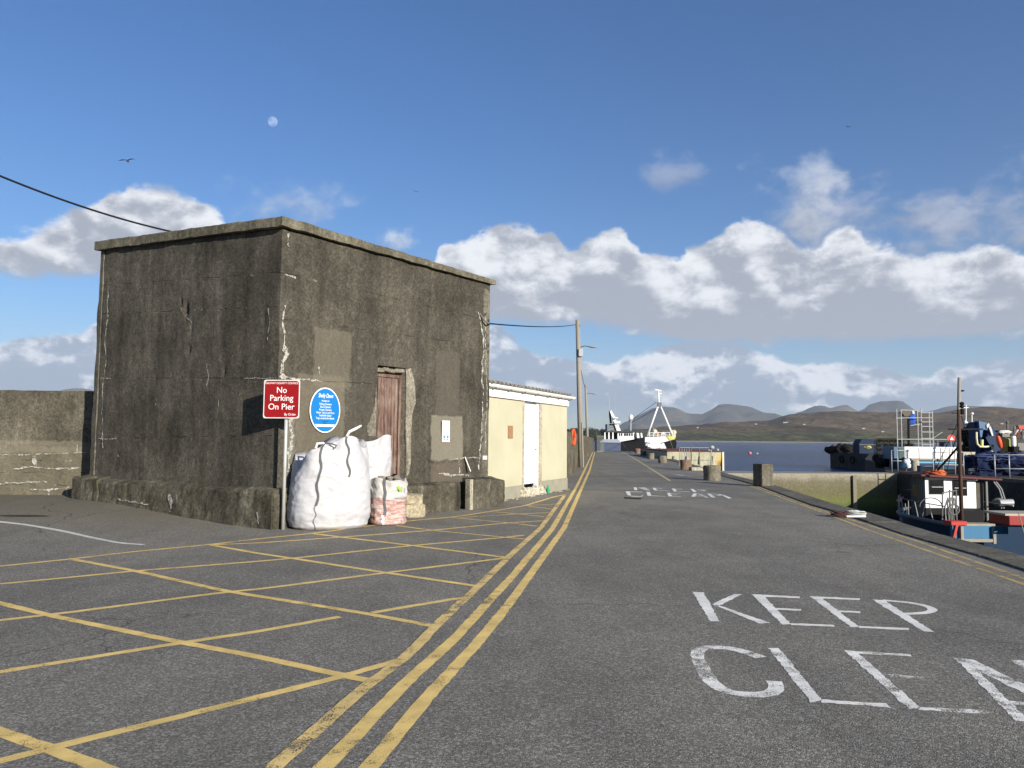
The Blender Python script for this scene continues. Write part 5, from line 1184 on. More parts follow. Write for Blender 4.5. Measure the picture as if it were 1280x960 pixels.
MB().box((D(1227, 620, wy).x, wy + .7, (wzt + wzb) / 2 - .1), (.65, .06, wzt - wzb - .1)).build('shelter_panel', paint((.05, .048, .042), .8, .4, 7, 0, .5), NB)
MB().box((D(1225, 620, wy).x, wy + .1, -.45), (.28, .16, 1.5)).build('exhaust_casing', paint((.09, .085, .07), .8, .4, 7, 0, .5), NB, bevel=.02)
for k in range(2): q = D(1242 + k * 3, 602, wy); MB().tube([q, q + Vector((.18, 0, -.25)), q + Vector((.28, 0, -.6)), q + Vector((.26, .05, -.9))], .022, 6).build('guard_pipe', GALV, NB)
q = D(1249, 628, wy); MB().sphere(q, .20, 12, 8, (1.2, .7, .8)).build('winch_drum', STEELD, NB); MB().tube([q + Vector((-.1, -.14, 0)), q + Vector((.35, -.14, .02))], .11, 12).build('winch', GALV, NB)
o = thing('orange_rope_pile', D(1171, 595, wy + .2), 'pile of orange and brown rope on the wheelhouse roof of the small blue boat', 'rope pile')
ORG_ = D(1171, 594.5, wy + .3); coil(MB(), ORG_ + Vector((.05, 0, .0)), .30, .028, 9, .16, 4, .7).build('rope', paint((.50, .12, .04), .8, .35, 25), o); coil(MB(), ORG_ + Vector((-.16, .1, .0)), .26, .026, 7, .10, 6, .7).build('rope', paint((.22, .055, .03), .8, .35, 25), o)
# mast
mx = D(1201, 620, 24.9).x
MB().tube([(mx, 24.9, -1.4), (mx + .02, 24.9, D(1202, 512, 24.9).z)], [.065, .05], 10).build('mast', paint((.075, .045, .032), .7, .4, 8, 0, .5), NB, smooth=True)
for v in (504.5, 508, 513, 516): q = D(1202.3, v, 24.9); MB().sphere(q, .075, 10, 6, (1, 1, .8)).build('mast_fitting', BLACK, NB)
for a_, b_ in (((1201, 520), (1168, 590)), ((1201, 528), (1182, 592)), ((1202, 520), (1222, 598))): MB().tube([D(*a_, 24.9), D(*b_, 25.8)], .011, 5).build('stay', BLACK, NB)
MB().beam(D(1200, 556, 24.9), D(1172, 588, 25.6), .05, .05).build('boom', BLACK, NB)
MB().beam(D(1186, 536.5, 24.9), D(1228, 536.5, 24.9), .05, .05).build('cross_spar', BLACK, NB)
# bow rails
rl = [(1124.5, 616), (1131, 624), (1141, 631), (1153, 633.5), (1168, 634), (1180, 636)]
def bowpt(k, z): 
    i = k * (len(rows) - 1); i0 = int(i); r_ = rows[i0]; return Ph(r_[-1][0], -r_[-1][1] * .98, r_[-1][2] + z)
MB().tube([bowpt(k, .52 + .05 * k) for k in (.12, .3, .45, .6, .72, .82, .9, .97)], .017, 6).build('bow_rail', STEELD, NB)
for k, kk in ((.15, .15), (.25, .30), (.35, .33), (.42, .46), (.52, .5), (.58, .64), (.68, .7), (.78, .8), (.88, .88), (.97, .97)): MB().tube([bowpt(k, 0), bowpt(kk, .54)], .014, 6).build('stanchion', GALV, NB)
MB().tube([Ph(rows[int(k * 26)][-1][0], rows[int(k * 26)][-1][1] * .98, rows[int(k * 26)][-1][2] + .5) for k in (.3, .5, .7, .85, .97)], .022, 6).build('bow_rail', GALV, NB)
bxr = MB().box(Ph(4.6, -.4, -.35) + Vector((0, 0, 0)), (.6, .7, .5)); bxr.build('foredeck_box', BLACK, NB, bevel=.02); MB().extrude([Ph(5.3, -.75, -.55), Ph(4.7, -.85, -.55), Ph(4.7, -.6, -.15)], Vector((.3, .3, 0))).build('red_cover', RED, NB)
# pot hauler frame
fx = lambda u, v, y=24.6: D(u, v, y)
for (a_, b_) in (((1187, 612), (1187, 655)), ((1190.5, 615), (1190.5, 655)), ((1178, 616), (1178, 650)), ((1195, 612), (1196, 652)), ((1178, 616), (1196, 613)), ((1187, 625), (1196, 625))): MB().tube([fx(*a_), fx(*b_)], .022, 6).build('hauler_frame', paint((.14, .14, .14), .6, .3, 8, 0, .4), NB)
for k in range(5): MB().tube([fx(1183 + k * 3.3, 652), fx(1181 + k * 3.2, 634 - (k % 3) * 5), fx(1185 + k * 2.6, 622)], .022, 6).build('hauler_frame', STEELD, NB)
MB().tube([fx(1193, 655 , 24.3) + Vector((.16 * math.cos(a), 0, .16 * math.sin(a) + .45)) for a in [math.pi * 2 * k / 14 for k in range(15)]], .025, 6).build('hauler_wheel', STEELD, NB)
MB().tube([fx(1168, 634) + Vector((.36 * math.cos(a), .2, .28 * math.sin(a))) for a in [math.pi * k / 12 for k in range(13)]], .016, 6).build('hoop', STEELD, NB)
MB().box(fx(1210, 645, 25.2), (.8, .4, .4)).build('engine_box', BLACK, NB, bevel=.02)
for (u, v, r_, lab) in ((1130.5, 651, .16, 'small grey round fender hanging near the bow of the blue boat'), (1176, 659, .20, 'large grey fender hanging on the hull side of the blue boat')):
    q = D(u, v, 25.2 if u > 1150 else 27); m = MB(); m.sphere(q, r_ * .85, 14, 10, (1.5 if u > 1150 else 1.1, .9, 1)); o = thing('fender', q, lab, 'fender'); m.build('float', paint((.13, .14, .16), .5, .15, 6, 0, .2), o, smooth=True); MB().tube([q, q + Vector((.12, .15, .35))], .012, 5).build('lanyard', BLACK, o)
# second boat at right edge: blue hull, red gunwale
RB = thing('fishing_boat', (15.0, 16.5, WZ), 'blue boat with red gunwale and red deck box cut off at the right edge', 'boat')
hb2 = MB(); P2h, rows2 = hull(hb2, 14.2, 12.7, (-.08, .9968), 7.6, 2.7, WZ - .5, -.52, -.48, .82, .15, transom=.85); 
_r = [r for r in rows2]; hb2.build('hull', HULL_SHADE, RB)
g2 = MB(); gunwale(g2, P2h, rows2, .09); g2.build('gunwale', paint((.45, .05, .04), .5, .2, 5, 0, .35), RB)
q0 = D(1254, 634, 20.6); MB().box((D(1261, 640, 19.4).x + .95, 19.8, -.33), (1.9, .8, .24)).build('deck_box', paint((.25, .015, .013), .5, .2, 5, 0, .3), RB, bevel=.02); MB().box((D(1255, 640, 19.5).x + .95, 19.9, -.185), (1.9, .9, .05)).build('deck_box_lid', paint((.38, .34, .27), .7, .2, 6), RB)
npq = D(1269, 649, 19.4); NP = MB().extrude([P2h(5.6, -1.36, -.92), P2h(4.1, -1.42, -.92), P2h(4.1, -1.43, -.74), P2h(5.6, -1.37, -.74)], Vector((-.03, 0, 0))).build('name_plate', paint((.32, .34, .36), .5, .1, 5), RB)
text('lettering', 'CN 178', .14, BLACK, P2h(5.0, -1.43, -.83), (.08, -.9968, 0), (0, 0, 1), RB)
ml = D(1273, 640, 19.0); o = MB().tube([ml, ml + Vector((-.05, -.3, -.6)), Vector((11.2, 17.0, -1.9))], .012, 5).build('mooring_rope', WOODP, org=ml); tag(o, 'thin mooring rope hanging beside the blue hull at right edge', 'rope')

# ------------------------------------------------------------------ clutter on the east pier
railing('railing', ((D(1115, 592, 41).x, 41), (D(1133, 592, 41).x, 41)), (0, .42, 1), (.62, 1.18), 'short pale railing at the pier corner with white bundle tied on it')
q = D(1134, 577, 40.9); m = MB(); m.sphere(q, .17, 12, 8, (1, .7, 1), .3); m.sphere(q + Vector((.05, -.05, -.22)), .13, 10, 8, (1, .7, 1), .3); tag(m.build('white_bundle', WHITEP, org=q), 'white cloth bundle tied on the short railing at the pier corner', 'bundle')
railing('railing', ((D(1167, 595, 37).x, 37), (D(1205, 595, 37).x, 37)), (0, .32, .72, 1), (.55, 1.15), 'pale railing behind the small boat wheelhouse in front of white box')
railing('railing', ((D(1244, 597, 36).x, 36), (D(1330, 597, 36).x, 36)), (0, .21, .6, 1), (.42, 1.07), 'long pale railing in front of blue net pile at right', r=.03)
y5 = 49.0
WBt = thing('workboat', (D(1160, 584, y5).x, y5, 0), 'long white and light blue boat lying behind the railings', 'boat')
def bq(name, mat, par, u0, v0, u1, v1, y, dy, **k): return bx(name, mat, par, u0, v0, u1, v1, y, dy, **k)
bq('bulwark', paint((.78, .78, .77), .4, .04, 2, 0, .12), WBt, 1131, 559, 1206, 573.5, y5, .5); bq('hull', BLUEL, WBt, 1129, 575, 1206, 587, y5 + .02, 1.6, bevel=.05)
bq('deck_edge', paint((.22, .21, .19), .7, .3, 6), WBt, 1129, 573.4, 1207, 575.4, y5 - .15, 1.7); bq('hull_panel', BLUED, WBt, 1146, 579.5, 1207, 584, y5 - .06, .1)
for u in (1149, 1176, 1187): bq('panel_rib', GALV, WBt, u, 559.5, u + .8, 573, y5 - .03, .03)
bq('cabin', paint((.05, .12, .20), .5, .2, 5, 0, .3), WBt, 1117.5, 558.5, 1131, 574, y5 - .3, 1.5, bevel=.03); bq('cabin_door', paint((.06, .10, .09), .5, .2, 5), WBt, 1124, 560, 1130.5, 573.5, y5 - .34, .05)
bq('light_blue_post', paint((.20, .48, .66), .5, .1, 5), WBt, 1130, 575.5, 1134, 585.5, y5 - .3, .3)
m = MB().lathe(D(1144, 590, 43.5), [(.30, 0), (.31, .1), (.30, .58), (.26, .62)], 20, .05); p = G(1144, 588.5); m = MB().lathe((p.x, p.y, 0), [(.22, 0), (.23, .1), (.22, .55), (.19, .60)], 20, .05); tag(m.build('mooring_bollard', CONCL, org=p), 'beige drum-shaped bollard in front of the light blue boat', 'bollard')
for (u0, v0, u1, v1, nm, mt, lab, cat, y) in ((1115, 574, 1124, 587, 'fish_crate', BLUED, 'dark blue crate behind the short pier corner railing', 'crate', 47), (1205, 566, 1219, 590, 'beige_cabinet', paint((.42, .39, .32), .7, .3, 5, 0, .5), 'beige weathered cabinet standing behind the dark mast', 'cabinet', 40),
                                      (1180, 553.5, 1195, 562, 'blue_tank', BLUED, 'dark blue tank below the round red sign', 'tank', 53), (1139, 584, 1160, 588, 'blue_trough', paint((.10, .30, .45), .5, .2, 5), 'small light blue trough low beside the beige bollard', 'trough', 45)):
    a, b_ = D(u0, v1, y), D(u1, v0, y); w_ = b_.x - a.x; h_ = b_.z; c = Vector(((a.x + b_.x) / 2, y + w_ * .35, 0)); t0 = thing(nm, c, lab, cat)
    zbot = 0 if nm != 'blue_trough' else 0
    MB().box((c.x, c.y, h_ / 2), (w_, w_ * .7, h_)).build('body', mt, t0, bevel=.02); MB().box((c.x, c.y, h_ + .015), (w_ * 1.04, w_ * .74, .05)).build('lid', mt, t0, bevel=.01)
    for k in (-.3, .3): MB().box((c.x + w_ * k, c.y - w_ * .35 - .012, h_ * .5), (.04, .03, h_ * .9)).build('rib', mt, t0)
# round red sign
q = D(1189, 548, 52.5); t0 = thing('round_sign', (q.x, q.y, 0), 'red round-topped sign with white mark above the dark blue tank', 'sign')
m = MB().extrude([q + Vector((.28 * math.cos(a), 0, .25 * math.sin(a) if math.sin(a) > -.6 else -.16)) for a in [2 * math.pi * k / 30 for k in range(30)]], (0, .04, 0)); m.build('panel', paint((.50, .03, .03), .4, .1, 4, 0, .1), t0)
m = MB().extrude([q + Vector(v) for v in ((-.16, -.012, -.10), (.16, -.012, -.10), (.09, -.012, .02), (.0, -.012, .15), (-.09, -.012, .02))], (0, .01, 0)); m.build('white_mark', WSIGN, t0); MB().tube([(q.x, q.y + .06, 0), (q.x, q.y + .06, q.z)], .03, 8).build('post', GALV, t0)
# scaffolding
ys = 58.0; SC = thing('scaffold_tower', (D(1150, 578, ys).x, ys, 0), 'tall galvanised scaffold tower behind the white boat bulwark', 'scaffolding')
GAL2 = paint((.42, .43, .43), .5, .15, 8, .2, .2)
for u, yy, vt in ((1147.5, ys, 511), (1152, ys + 1.6, 509), (1166, ys, 514), (1162, ys + 1.6, 514)):
    x = D(u, 540, yy).x; MB().tube([(x, yy, 0), (x, yy, D(u, vt, yy).z)], .036, 6).build('standard', GAL2, SC)
for v in (516, 522.3, 527.5, 533, 540, 548, 556): a, b_ = D(1152, v, ys), D(1166, v, ys); MB().tube([a, b_], .032, 6).build('ledger', GAL2, SC); a2 = D(1147.5, v + 1, ys + 1.6); 
for v in (522, 531, 549): MB().tube([D(1147.5, v + .5, ys), D(1152, v - .5, ys + 1.6)], .028, 6).build('ledger', GAL2, SC)
MB().box((D(1159, 526.5, ys).x, ys + .8, D(1159, 527.3, ys).z), (.9, 1.5, .05)).build('platform', WOODP, SC)
MB().tube([D(1166, 548, ys), D(1178, 540, ys)], .025, 6).build('brace', GAL2, SC)
SC2 = thing('scaffolding', (D(1125, 578, ys).x, ys - 2, 0), 'lower open scaffold frame left of the tower over stacked pots', 'scaffolding'); yq = ys - 2
for u, vt in ((1121.5, 511), (1127, 512)): x = D(u, 540, yq).x; MB().tube([(x, yq, 0), (x, yq, D(u, vt, yq).z)], .033, 6).build('standard', GAL2, SC2)
for (a_, b_) in (((1120, 522.7), (1153, 522)), ((1126, 512.5), (1147, 513)), ((1121, 549), (1187, 549.3)), ((1138, 532), (1150, 530))): MB().tube([D(*a_, yq), D(*b_, yq)], .03, 6).build('ledger', GAL2, SC2)
fl = thing('floodlight', (D(1135.5, 560, 57).x, 57, 0), 'dark floodlight pole with brown rusty head rising between scaffold frames', 'lamp')
MB().tube([(D(1135.5, 560, 57).x, 57, 0), D(1135.5, 522, 57)], .085, 8).build('post', BLACK, fl)
q = D(1133, 517.5, 57); MB().extrude([q + Vector(v) for v in ((-.38, 0, .17), (.32, 0, .20), (.30, 0, -.05), (.10, 0, -.18), (-.18, 0, -.16))], (0, .35, 0)).build('lamp_head', paint((.12, .10, .07), .8, .4, 9, 0, .5), fl)
q = D(1140.5, 524, 56.4); cb = thing('blue_cloth', q, 'blue and white cloth bundle hanging by the floodlight head', 'cloth')
m = MB(); m.sphere(q, .24, 14, 12, (.95, .6, 1.75), .35); m.build('cloth', paint((.02, .09, .42), .8, .3, 8, 0, .1), cb); m = MB(); m.sphere(q + Vector((.05, -.02, .42)), .12, 10, 8, (.8, .7, 2), .3); m.build('white_top', WHITEP, cb)
# lobster pots: every pot its own object
def make_pot():
    r = thing('lobster_pot', (0, 0, 0), 'dark netted lobster pot in the tall stack beside the scaffold', 'lobster pot', 'lobster pots stacked on the east pier')
    FRM = paint((.05, .048, .04), .8, .3, 9)
    w_, h_ = .44, .38
    for yy in (0, .3, .6):
        MB().tube([(-w_ / 2, yy, 0), (-w_ / 2, yy, h_ * .55), (-w_ * .3, yy, h_ * .9), (0, yy, h_), (w_ * .3, yy, h_ * .9), (w_ / 2, yy, h_ * .55), (w_ / 2, yy, 0), (-w_ / 2, yy, 0)], .024, 5).build('hoop', FRM, r)
    nt = MB()
    for k in range(5): a = math.pi * k / 4; nt.tube([(-math.cos(a) * w_ / 2, .0, math.sin(a) * h_), (-math.cos(a) * w_ / 2, .6, math.sin(a) * h_)], .012, 4)
    for k in range(1, 5): nt.tube([(-w_ / 2 + k * w_ / 5, -.005, .0), (-w_ / 2 + k * w_ / 5 + .02, -.005, h_ * .8)], .009, 4); nt.tube([(-w_ / 2, -.005, k * h_ / 5), (w_ / 2, -.005, k * h_ / 5)], .009, 4)
    nt.sphere((0, .3, .15), .17, 8, 6, (1, 1.4, .85), .3); nt.build('netting', NETK, r); return r
pot = make_pot(); first = True; yp = 66.0
xs0, xs1 = D(1097, 550, yp).x, D(1148, 550, yp).x; nx = int((xs1 - xs0) / .455)
for rr_ in range(5):
    for k in range(nx if rr_ < 4 else nx - 2):
        zz = rr_ * .39; x = xs0 + .22 + k * .455; loc = (x, yp + .0 + (rr_ % 2) * .03, zz)
        if rr_ == 4 and (k > 4 and k % 3 == 1): continue
        if first: pot.location = loc; pot.rotation_euler.z = random.uniform(-.15, .15); first = False
        else: dup(pot, loc, pot['label'], rz=random.uniform(-.15, .15))
# far end heaps, blue skip
for (u0, u1, v0, y, nm, mt, lab, cat) in ((1074, 1097, 549, 107, 'blue_skip', paint((.012, .025, .055), .6, .3, 2, 0, .4), 'dark blue covered skip left of the lobster pots', 'skip'), (1060, 1073, 554.5, 112, 'net_heap', NETK, 'low black heap of nets next to the blue skip', 'net heap'), (1046, 1059, 554, 116, 'net_heap', NETK, 'rounded black heap of gear at the middle of the far pier end', 'net heap'), (1037, 1046, 556.5, 117.8, 'net_heap', NETK, 'smallest black heap at the outermost tip of east pier', 'net heap')):
    a, b_ = D(u0, 561, y), D(u1, v0, y); w_ = b_.x - a.x; h_ = b_.z + .0; m = MB(); c = Vector(((a.x + b_.x) / 2, y, 0)); t0 = thing(nm, c, lab, cat)
    if nm == 'blue_skip': 
        m.extrude([(a.x, y, 0), (a.x, y, h_ * .7), (a.x + w_ * .15, y, h_), (b_.x - w_ * .1, y, h_), (b_.x, y, h_ * .8), (b_.x, y, 0)], (0, 2, 0)).build('body', mt, t0, bevel=.05); MB().box((c.x, y - .03, h_ * .62), (w_, .06, .08)).build('rim', STEELD, t0)
    else:
        for k in range(14): x = a.x + w_ * random.random(); m.sphere((x, y + random.uniform(0, 1.5), h_ * random.uniform(.2, .7)), h_ * random.uniform(.25, .42), 10, 8, (1.2, 1, 1), .5)
        m.build('nets', mt, t0); coil(MB(), (c.x, y - .2, h_ * .75), w_ * .25, .05, 4, .3, 2).build('rope', STEELD, t0)
m = MB().sphere(D(1085, 559, 105), .32, 12, 8, (1.5, 1, .7), .3); tag(m.build('yellow_float', paint((.38, .33, .10), .5, .2, 5), org=D(1085, 559, 105)), 'small yellow float below the blue skip', 'float')
# tyres fenders on the outer pier face
for i, (px_, py_) in enumerate(((48.0, 108), (48.6, 113))): 
    m = MB(); m.tube([(px_ - .25, py_ + .5 * math.cos(a), -.9 + .5 * math.sin(a)) for a in [2 * math.pi * k / 18 for k in range(19)]], .16, 8); tag(m.build('tyre', BLACK, org=(px_, py_, -.9)), ['black tyre fender on the outer pier face, the nearer of two', 'black tyre fender on the outer pier face, the farther of two'][i], 'tyre')
# grey pole behind
yg = 45.0; gb_, gt_ = D(1197, 575, yg), D(1199, 472, yg); o = thing('mast_pole', (gb_.x, yg, 0), 'tall weathered grey pole rising highest beside the dark boat mast', 'pole')
MB().tube([(gb_.x, yg, 0), gb_, D(1198.5, 520, yg), gt_], [.055, .055, .10, .085], 10).build('post', WOODP, o, smooth=True); MB().sphere(D(1203, 488.5, yg), .07, 8, 6, (1.8, 1, .8)).build('lamp', BLACK, o); MB().beam(D(1190, 516.5, yg), D(1200, 516.5, yg), .05).build('cleat_bar', BLACK, o)
# crane: folded dark blue knuckle boom on a column
yc = 42.0; CR = thing('loader_crane', (D(1238, 590, yc).x, yc, 0), 'dark blue folded knuckle boom crane with cream hose at the right', 'crane')
def poly(name, mat, par, pts, y, dy, bevel=.01): return MB().extrude([D(u, v, y) for u, v in pts], (0, dy, 0)).build(name, mat, par, bevel=bevel)
CB = paint((.035, .10, .22), .45, .15, 4, 0, .3, (.12, .07, .03), name='crane_blue'); CBd = paint((.012, .03, .08), .5, .2, 4, 0, .3)  # crane blue as a lit tone and a darker copy painting its shade
poly('boom', CB, CR, [(1223.5, 526), (1235, 529), (1241, 537), (1243, 545), (1237, 538), (1229, 537), (1227.5, 548), (1229, 558), (1226, 556)], yc, .45)
poly('boom', CBd, CR, [(1229, 529), (1241, 533), (1253, 556), (1257, 570), (1250, 573), (1240, 562), (1231, 545)], yc + .5, .5)
poly('ram', GALV, CR, [(1236, 534), (1238.5, 532.5), (1242, 545), (1240, 545)], yc - .08, .08); poly('boom_end', paint((.45, .47, .46), .5, .1, 5), CR, [(1233, 531), (1236, 528.5), (1237.5, 532), (1234, 536)], yc - .06, .12)
poly('frame', CBd, CR, [(1218, 528), (1224, 527), (1226, 556), (1230, 575), (1222, 575), (1219, 556)], yc + .2, .6); poly('column', CBd, CR, [(1230, 556), (1242, 556), (1244, 596), (1228, 596)], yc + .1, .7)
hs = [D(u, v, yc - .35) for u, v in ((1220.5, 540), (1220.5, 548), (1221.5, 555), (1225, 558.5), (1233, 558.5), (1238, 557.5), (1241, 560), (1240.5, 563.5), (1237.5, 564.5))]
MB().tube(hs, .055, 10).build('hose', paint((.62, .58, .38), .5, .1, 5), CR, smooth=True); MB().tube([D(1227.5, 549.5, yc - .35), D(1227.5, 558.5, yc - .35)], .07, 10).build('pipe', paint((.62, .60, .25), .5, .1, 5), CR)
DN = thing('net_drum', (D(1212, 590, 43).x, 43, 0), 'black bulky netting on a net drum between mast and blue crane', 'net drum')
m = MB(); 
for (u, v, r_) in ((1211, 541, .42), (1216, 535, .32), (1209, 548, .38), (1215, 550, .5), (1219, 560, .5), (1213, 559, .42), (1221, 543, .4)): m.sphere(D(u, v, 43.6), r_, 12, 10, (1, 1, 1), .5)
m.build('netting', NETK, DN); MB().beam((D(1213, 590, 43).x, 43.6, 0), D(1213, 545, 43.6), .25, .25).build('stand', CBd, DN)
# aerials
for (u, vt, vb, y, lab) in ((1207.5, 506, 534, 43.0, 'white whip aerial with small cross bar beside the black net drum'),): 
    t0 = thing('aerial', D(u, vb, y), lab, 'aerial'); MB().tube([D(u, vb, y), D(u, vt, y)], .03, 6).build('rod', WHITEP, t0); MB().beam(D(u - 3, 509.5, y), D(u + 3, 509.5, y), .04).build('cross_bar', WHITEP, t0); MB().beam(D(1206, 526, y), D(1216, 535, y), .07).build('strut', WHITEP, t0); MB().sphere(D(1207, 529, y), .13, 8, 6).build('lamp', WHITEP, t0)
t0 = thing('radar_dome', D(1215, 523, 43), 'small white radar dome on short stalk left of the blue crane', 'radar'); MB().sphere(D(1215, 517, 43), .09, 12, 8, (1, 1, .8)).build('dome', WHITEP, t0, smooth=True); MB().tube([D(1215, 528, 43), D(1214.8, 517, 43)], .03, 6).build('stalk', WHITEP, t0)
# blue net pile
NPl = thing('net_pile', (D(1250, 600, 37.5).x, 38, 0), 'big pile of blue fishing net behind the right railing', 'net pile')
m = MB(); rnd = random.Random(5)
for k in range(46):
    u = rnd.uniform(1222, 1300); v = rnd.uniform(572, 596); q = D(u, v, 38.6 + rnd.uniform(-.3, .6)); m.sphere(q, rnd.uniform(.28, .5), 12, 9, (1.2, 1, .8), .6)
m.v = [q + Vector((noise.noise(q * 4), noise.noise(q * 4 + Vector((1, 2, 3))), noise.noise(q * 5))) * .10 for q in m.v]
m.build('netting', NETB, NPl)
for k in range(5): coil(MB(), D(1228 + k * 12, 572 + (k % 2) * 4, 38.1), .5, .02, 3, .2, k + 2, .4).build('rope', paint((.05, .07, .16), .9, .3, 12), NPl)
# right cluster: drums and a white cylinder
for (u0, u1, v0, v1, y, nm, mt, lab, cat, kind) in ((1252, 1262.5, 548, 566, 41.5, 'green_drum', paint((.22, .27, .06), .5, .25, 4, 0, .3), 'olive green drum beside the white cylinder at right', 'drum', 'cyl'), (1264, 1269.5, 545, 558, 41, 'gas_bottle', WHITEP, 'white upright gas cylinder beside the olive drum', 'cylinder', 'cyl'),
      (1251, 1265, 538, 549, 42.5, 'black_housing', BLACK, 'black machinery housing above the olive drum', 'machine', 'box'), (1269, 1290, 549, 568, 42, 'dark_skip', paint((.06, .055, .05), .7, .3, 5, 0, .4), 'dark grey machine box at the far right edge', 'machine', 'box')):
    a, b_ = D(u0, v1, y), D(u1, v0, y); r_ = (b_.x - a.x) / 2; cx_ = (a.x + b_.x) / 2; t0 = thing(nm, (cx_, y, 0), lab, cat)
    if kind == 'cyl':
        MB().lathe((cx_, y, a.z), [(r_ * .8, 0), (r_, .05), (r_, b_.z - a.z - .08), (r_ * .75, b_.z - a.z)], 18).build('body', mt, t0, smooth=False); MB().tube([(cx_, y, b_.z - .02), (cx_, y, b_.z + .08)], .04, 8).build('cap', STEELD, t0)
        MB().box((cx_, y, a.z / 2), (r_ * 2.2, .5, a.z)).build('base', BLACK, t0)
    else: MB().box((cx_, y + .5, (a.z + b_.z) / 2), (r_ * 2, .9, b_.z - a.z)).build('body', mt, t0, bevel=.04); MB().box((cx_, y + .5, a.z / 2), (r_ * 1.6, .7, a.z)).build('base', mt, t0); MB().box((cx_, y + .04, (a.z + b_.z) / 2), (r_ * 1.3, .05, (b_.z - a.z) * .5)).build('grille', STEELD, t0)
q = D(1249, 552, 41.3); t0 = thing('orange_float', q, 'orange red elongated float standing by the blue crane', 'float'); m = MB(); m.sphere(q, .13, 12, 12, (1, 1, 3.0)); m.v = [v + Vector(((q.z - v.z) * .22, 0, 0)) for v in m.v]; m.build('float', paint((.60, .08, .03), .5, .15, 5), t0, smooth=True); MB().sphere(q + Vector((-.12, 0, .42)), .09, 8, 6).build('cap', CREAM, t0)
q = D(1256, 540, 41); m = MB(); m.sphere(q, .22, 14, 8, (1.6, .8, .45), .3); tag(m.build('white_sheet', WHITEP, org=q), 'crumpled white sheet lying on the black machinery housing', 'sheet')
t0 = thing('gear_frame', (D(1275, 560, 43.5).x, 43.5, 0), 'tangled red and white deck gear on a frame at right edge', 'fishing gear')
for k in range(14): u = 1268 + rnd.random() * 16; v = 531 + rnd.random() * 14; MB().tube([D(u, v, 43.5), D(u + rnd.uniform(-5, 5), v + rnd.uniform(2, 8), 43.6)], .05, 6).build('gear', [RED, WHITEP, GALV, CREAM][k % 4], t0)
for u in (1268, 1278): MB().tube([(D(u, 560, 43.5).x, 43.5, 0), D(u, 533, 43.5)], .05, 6).build('post', STEELD, t0)
m = MB(); m.extrude([D(1273, 532, 43.4), D(1288, 531, 43.4), D(1288, 537, 43.4), D(1274, 536, 43.4)], (0, .3, 0)); m.build('red_cover', RED, t0)

# ------------------------------------------------------------------ barge alongside
BA = thing('barge', (15.8, 66, WZ), 'long cream steel barge with rust red deck moored beyond the bollards', 'barge')
x0_, x1_ = D(834, 570, 66).x, D(904.5, 570, 66).x; zt_b = D(870, 565, 66).z
m = MB(); prof_ = [(0, -.5), (0, .0)]
m.extrude([(x0_ + .25, 66.3, WZ - .4), (x1_ - .25, 66.3, WZ - .4), (x1_, 66, .2), (x1_, 66, zt_b), (x0_, 66, zt_b), (x0_, 66, .2)], (.9, 18, 0))
mB, t, b = newmat('barge_cream'); p = pos(t); s_ = t.xyz(p); n1 = t.noise(t.scale(p, 1, 1, .5), 1.3, 6, .65); n2 = t.noise(p, 6, 5, .6)
c = t.mix(t.ss(n1, .35, .65), (.30, .29, .19), (.46, .44, .31)); c = t.mix(t.m('MULTIPLY', t.ss(n2, .5, .7), .5), c, (.14, .12, .06))
yel = t.m('MULTIPLY', t.ss(s_[0], 17.3, 18.1), t.ss(s_[2], .6, .25)); c = t.mix(yel, c, (.55, .36, .03)); c = t.mix(t.m('MULTIPLY', t.ss(s_[0], 17.4, 18.0), t.ss(t.m('ADD', s_[2], t.m('MULTIPLY', n2, .3)), .15, -.15)), c, (.30, .10, .02)); c = t.mix(t.ss(s_[2], -.60, -.72), c, (.02, .02, .02))
t.put(b.inputs['Base Color'], c); b.inputs['Roughness'].default_value = .7
m.build('hull', mB, BA)
MB().extrude([(x0_ - .03, 65.97, zt_b + .003), (x1_ + .03, 65.97, zt_b + .003), (x1_ + .93, 84.1, zt_b + .003), (x0_ + .87, 84.1, zt_b + .003)], (0, 0, .09)).build('deck', paint((.13, .035, .025), .85, .3, 6, 0, .4), BA)
for x in (x1_ - .06,): MB().box((x, 65.95, -.25), (.16, .06, 1.8)).build('corner_plate', paint((.58, .56, .44), .6, .1, 3, 0, .5, (.30, .12, .02)), BA)
for k in range(4): MB().tube([(x0_ + .6 + k * 1.1, 65.9, -.35), (x0_ + .6 + k * 1.1, 65.9, .3)], .05, 6).build('hull_rib', mB, BA)
for (u, v, y) in ((886, 563.5, 70), (897, 562.5, 70)): q = D(u, v, y); MB().sphere(q, .14, 10, 8).build('deck_fitting', GALV, BA)

# ------------------------------------------------------------------ big vessels at the pier end
TR = thing('trawler', (16, 118, WZ), 'dark hulled trawler with white wheelhouse lying across the pier end', 'trawler')
yt = 118.0
def pl_(name, mat, par, pts, y, dy, bevel=0): return poly(name, mat, par, pts, y, dy, bevel)
DKH = paint((.006, .006, .008), .6, .3, 2, 0, .2); GB = paint((.055, .075, .13), .5, .2, 2, 0, .35, (.12, .12, .12))
pl_('hull', DKH, TR, [(775, 553), (800, 548), (826, 546), (834, 549), (834, 573), (775, 573)], yt + 1, 7)
pl_('stern_ramp', GB, TR, [(750.5, 552), (754, 549.5), (773, 549.5), (776, 553), (776, 575), (750.5, 575)], yt - 1.5, 7.5); pl_('stern_rim', paint((.25, .28, .34), .5, .2, 3), TR, [(750, 551.8), (754, 549.0), (773, 549.0), (776.5, 552.8), (775.5, 553.5), (750.5, 553)], yt - 1.7, .3)
for u in (755.5, 760.5, 765.5): pl_('upright', WHITEP, TR, [(u, 540.5), (u + 1.4, 540.5), (u + 1.6, 549.5), (u, 549.5)], yt - 1, .4)
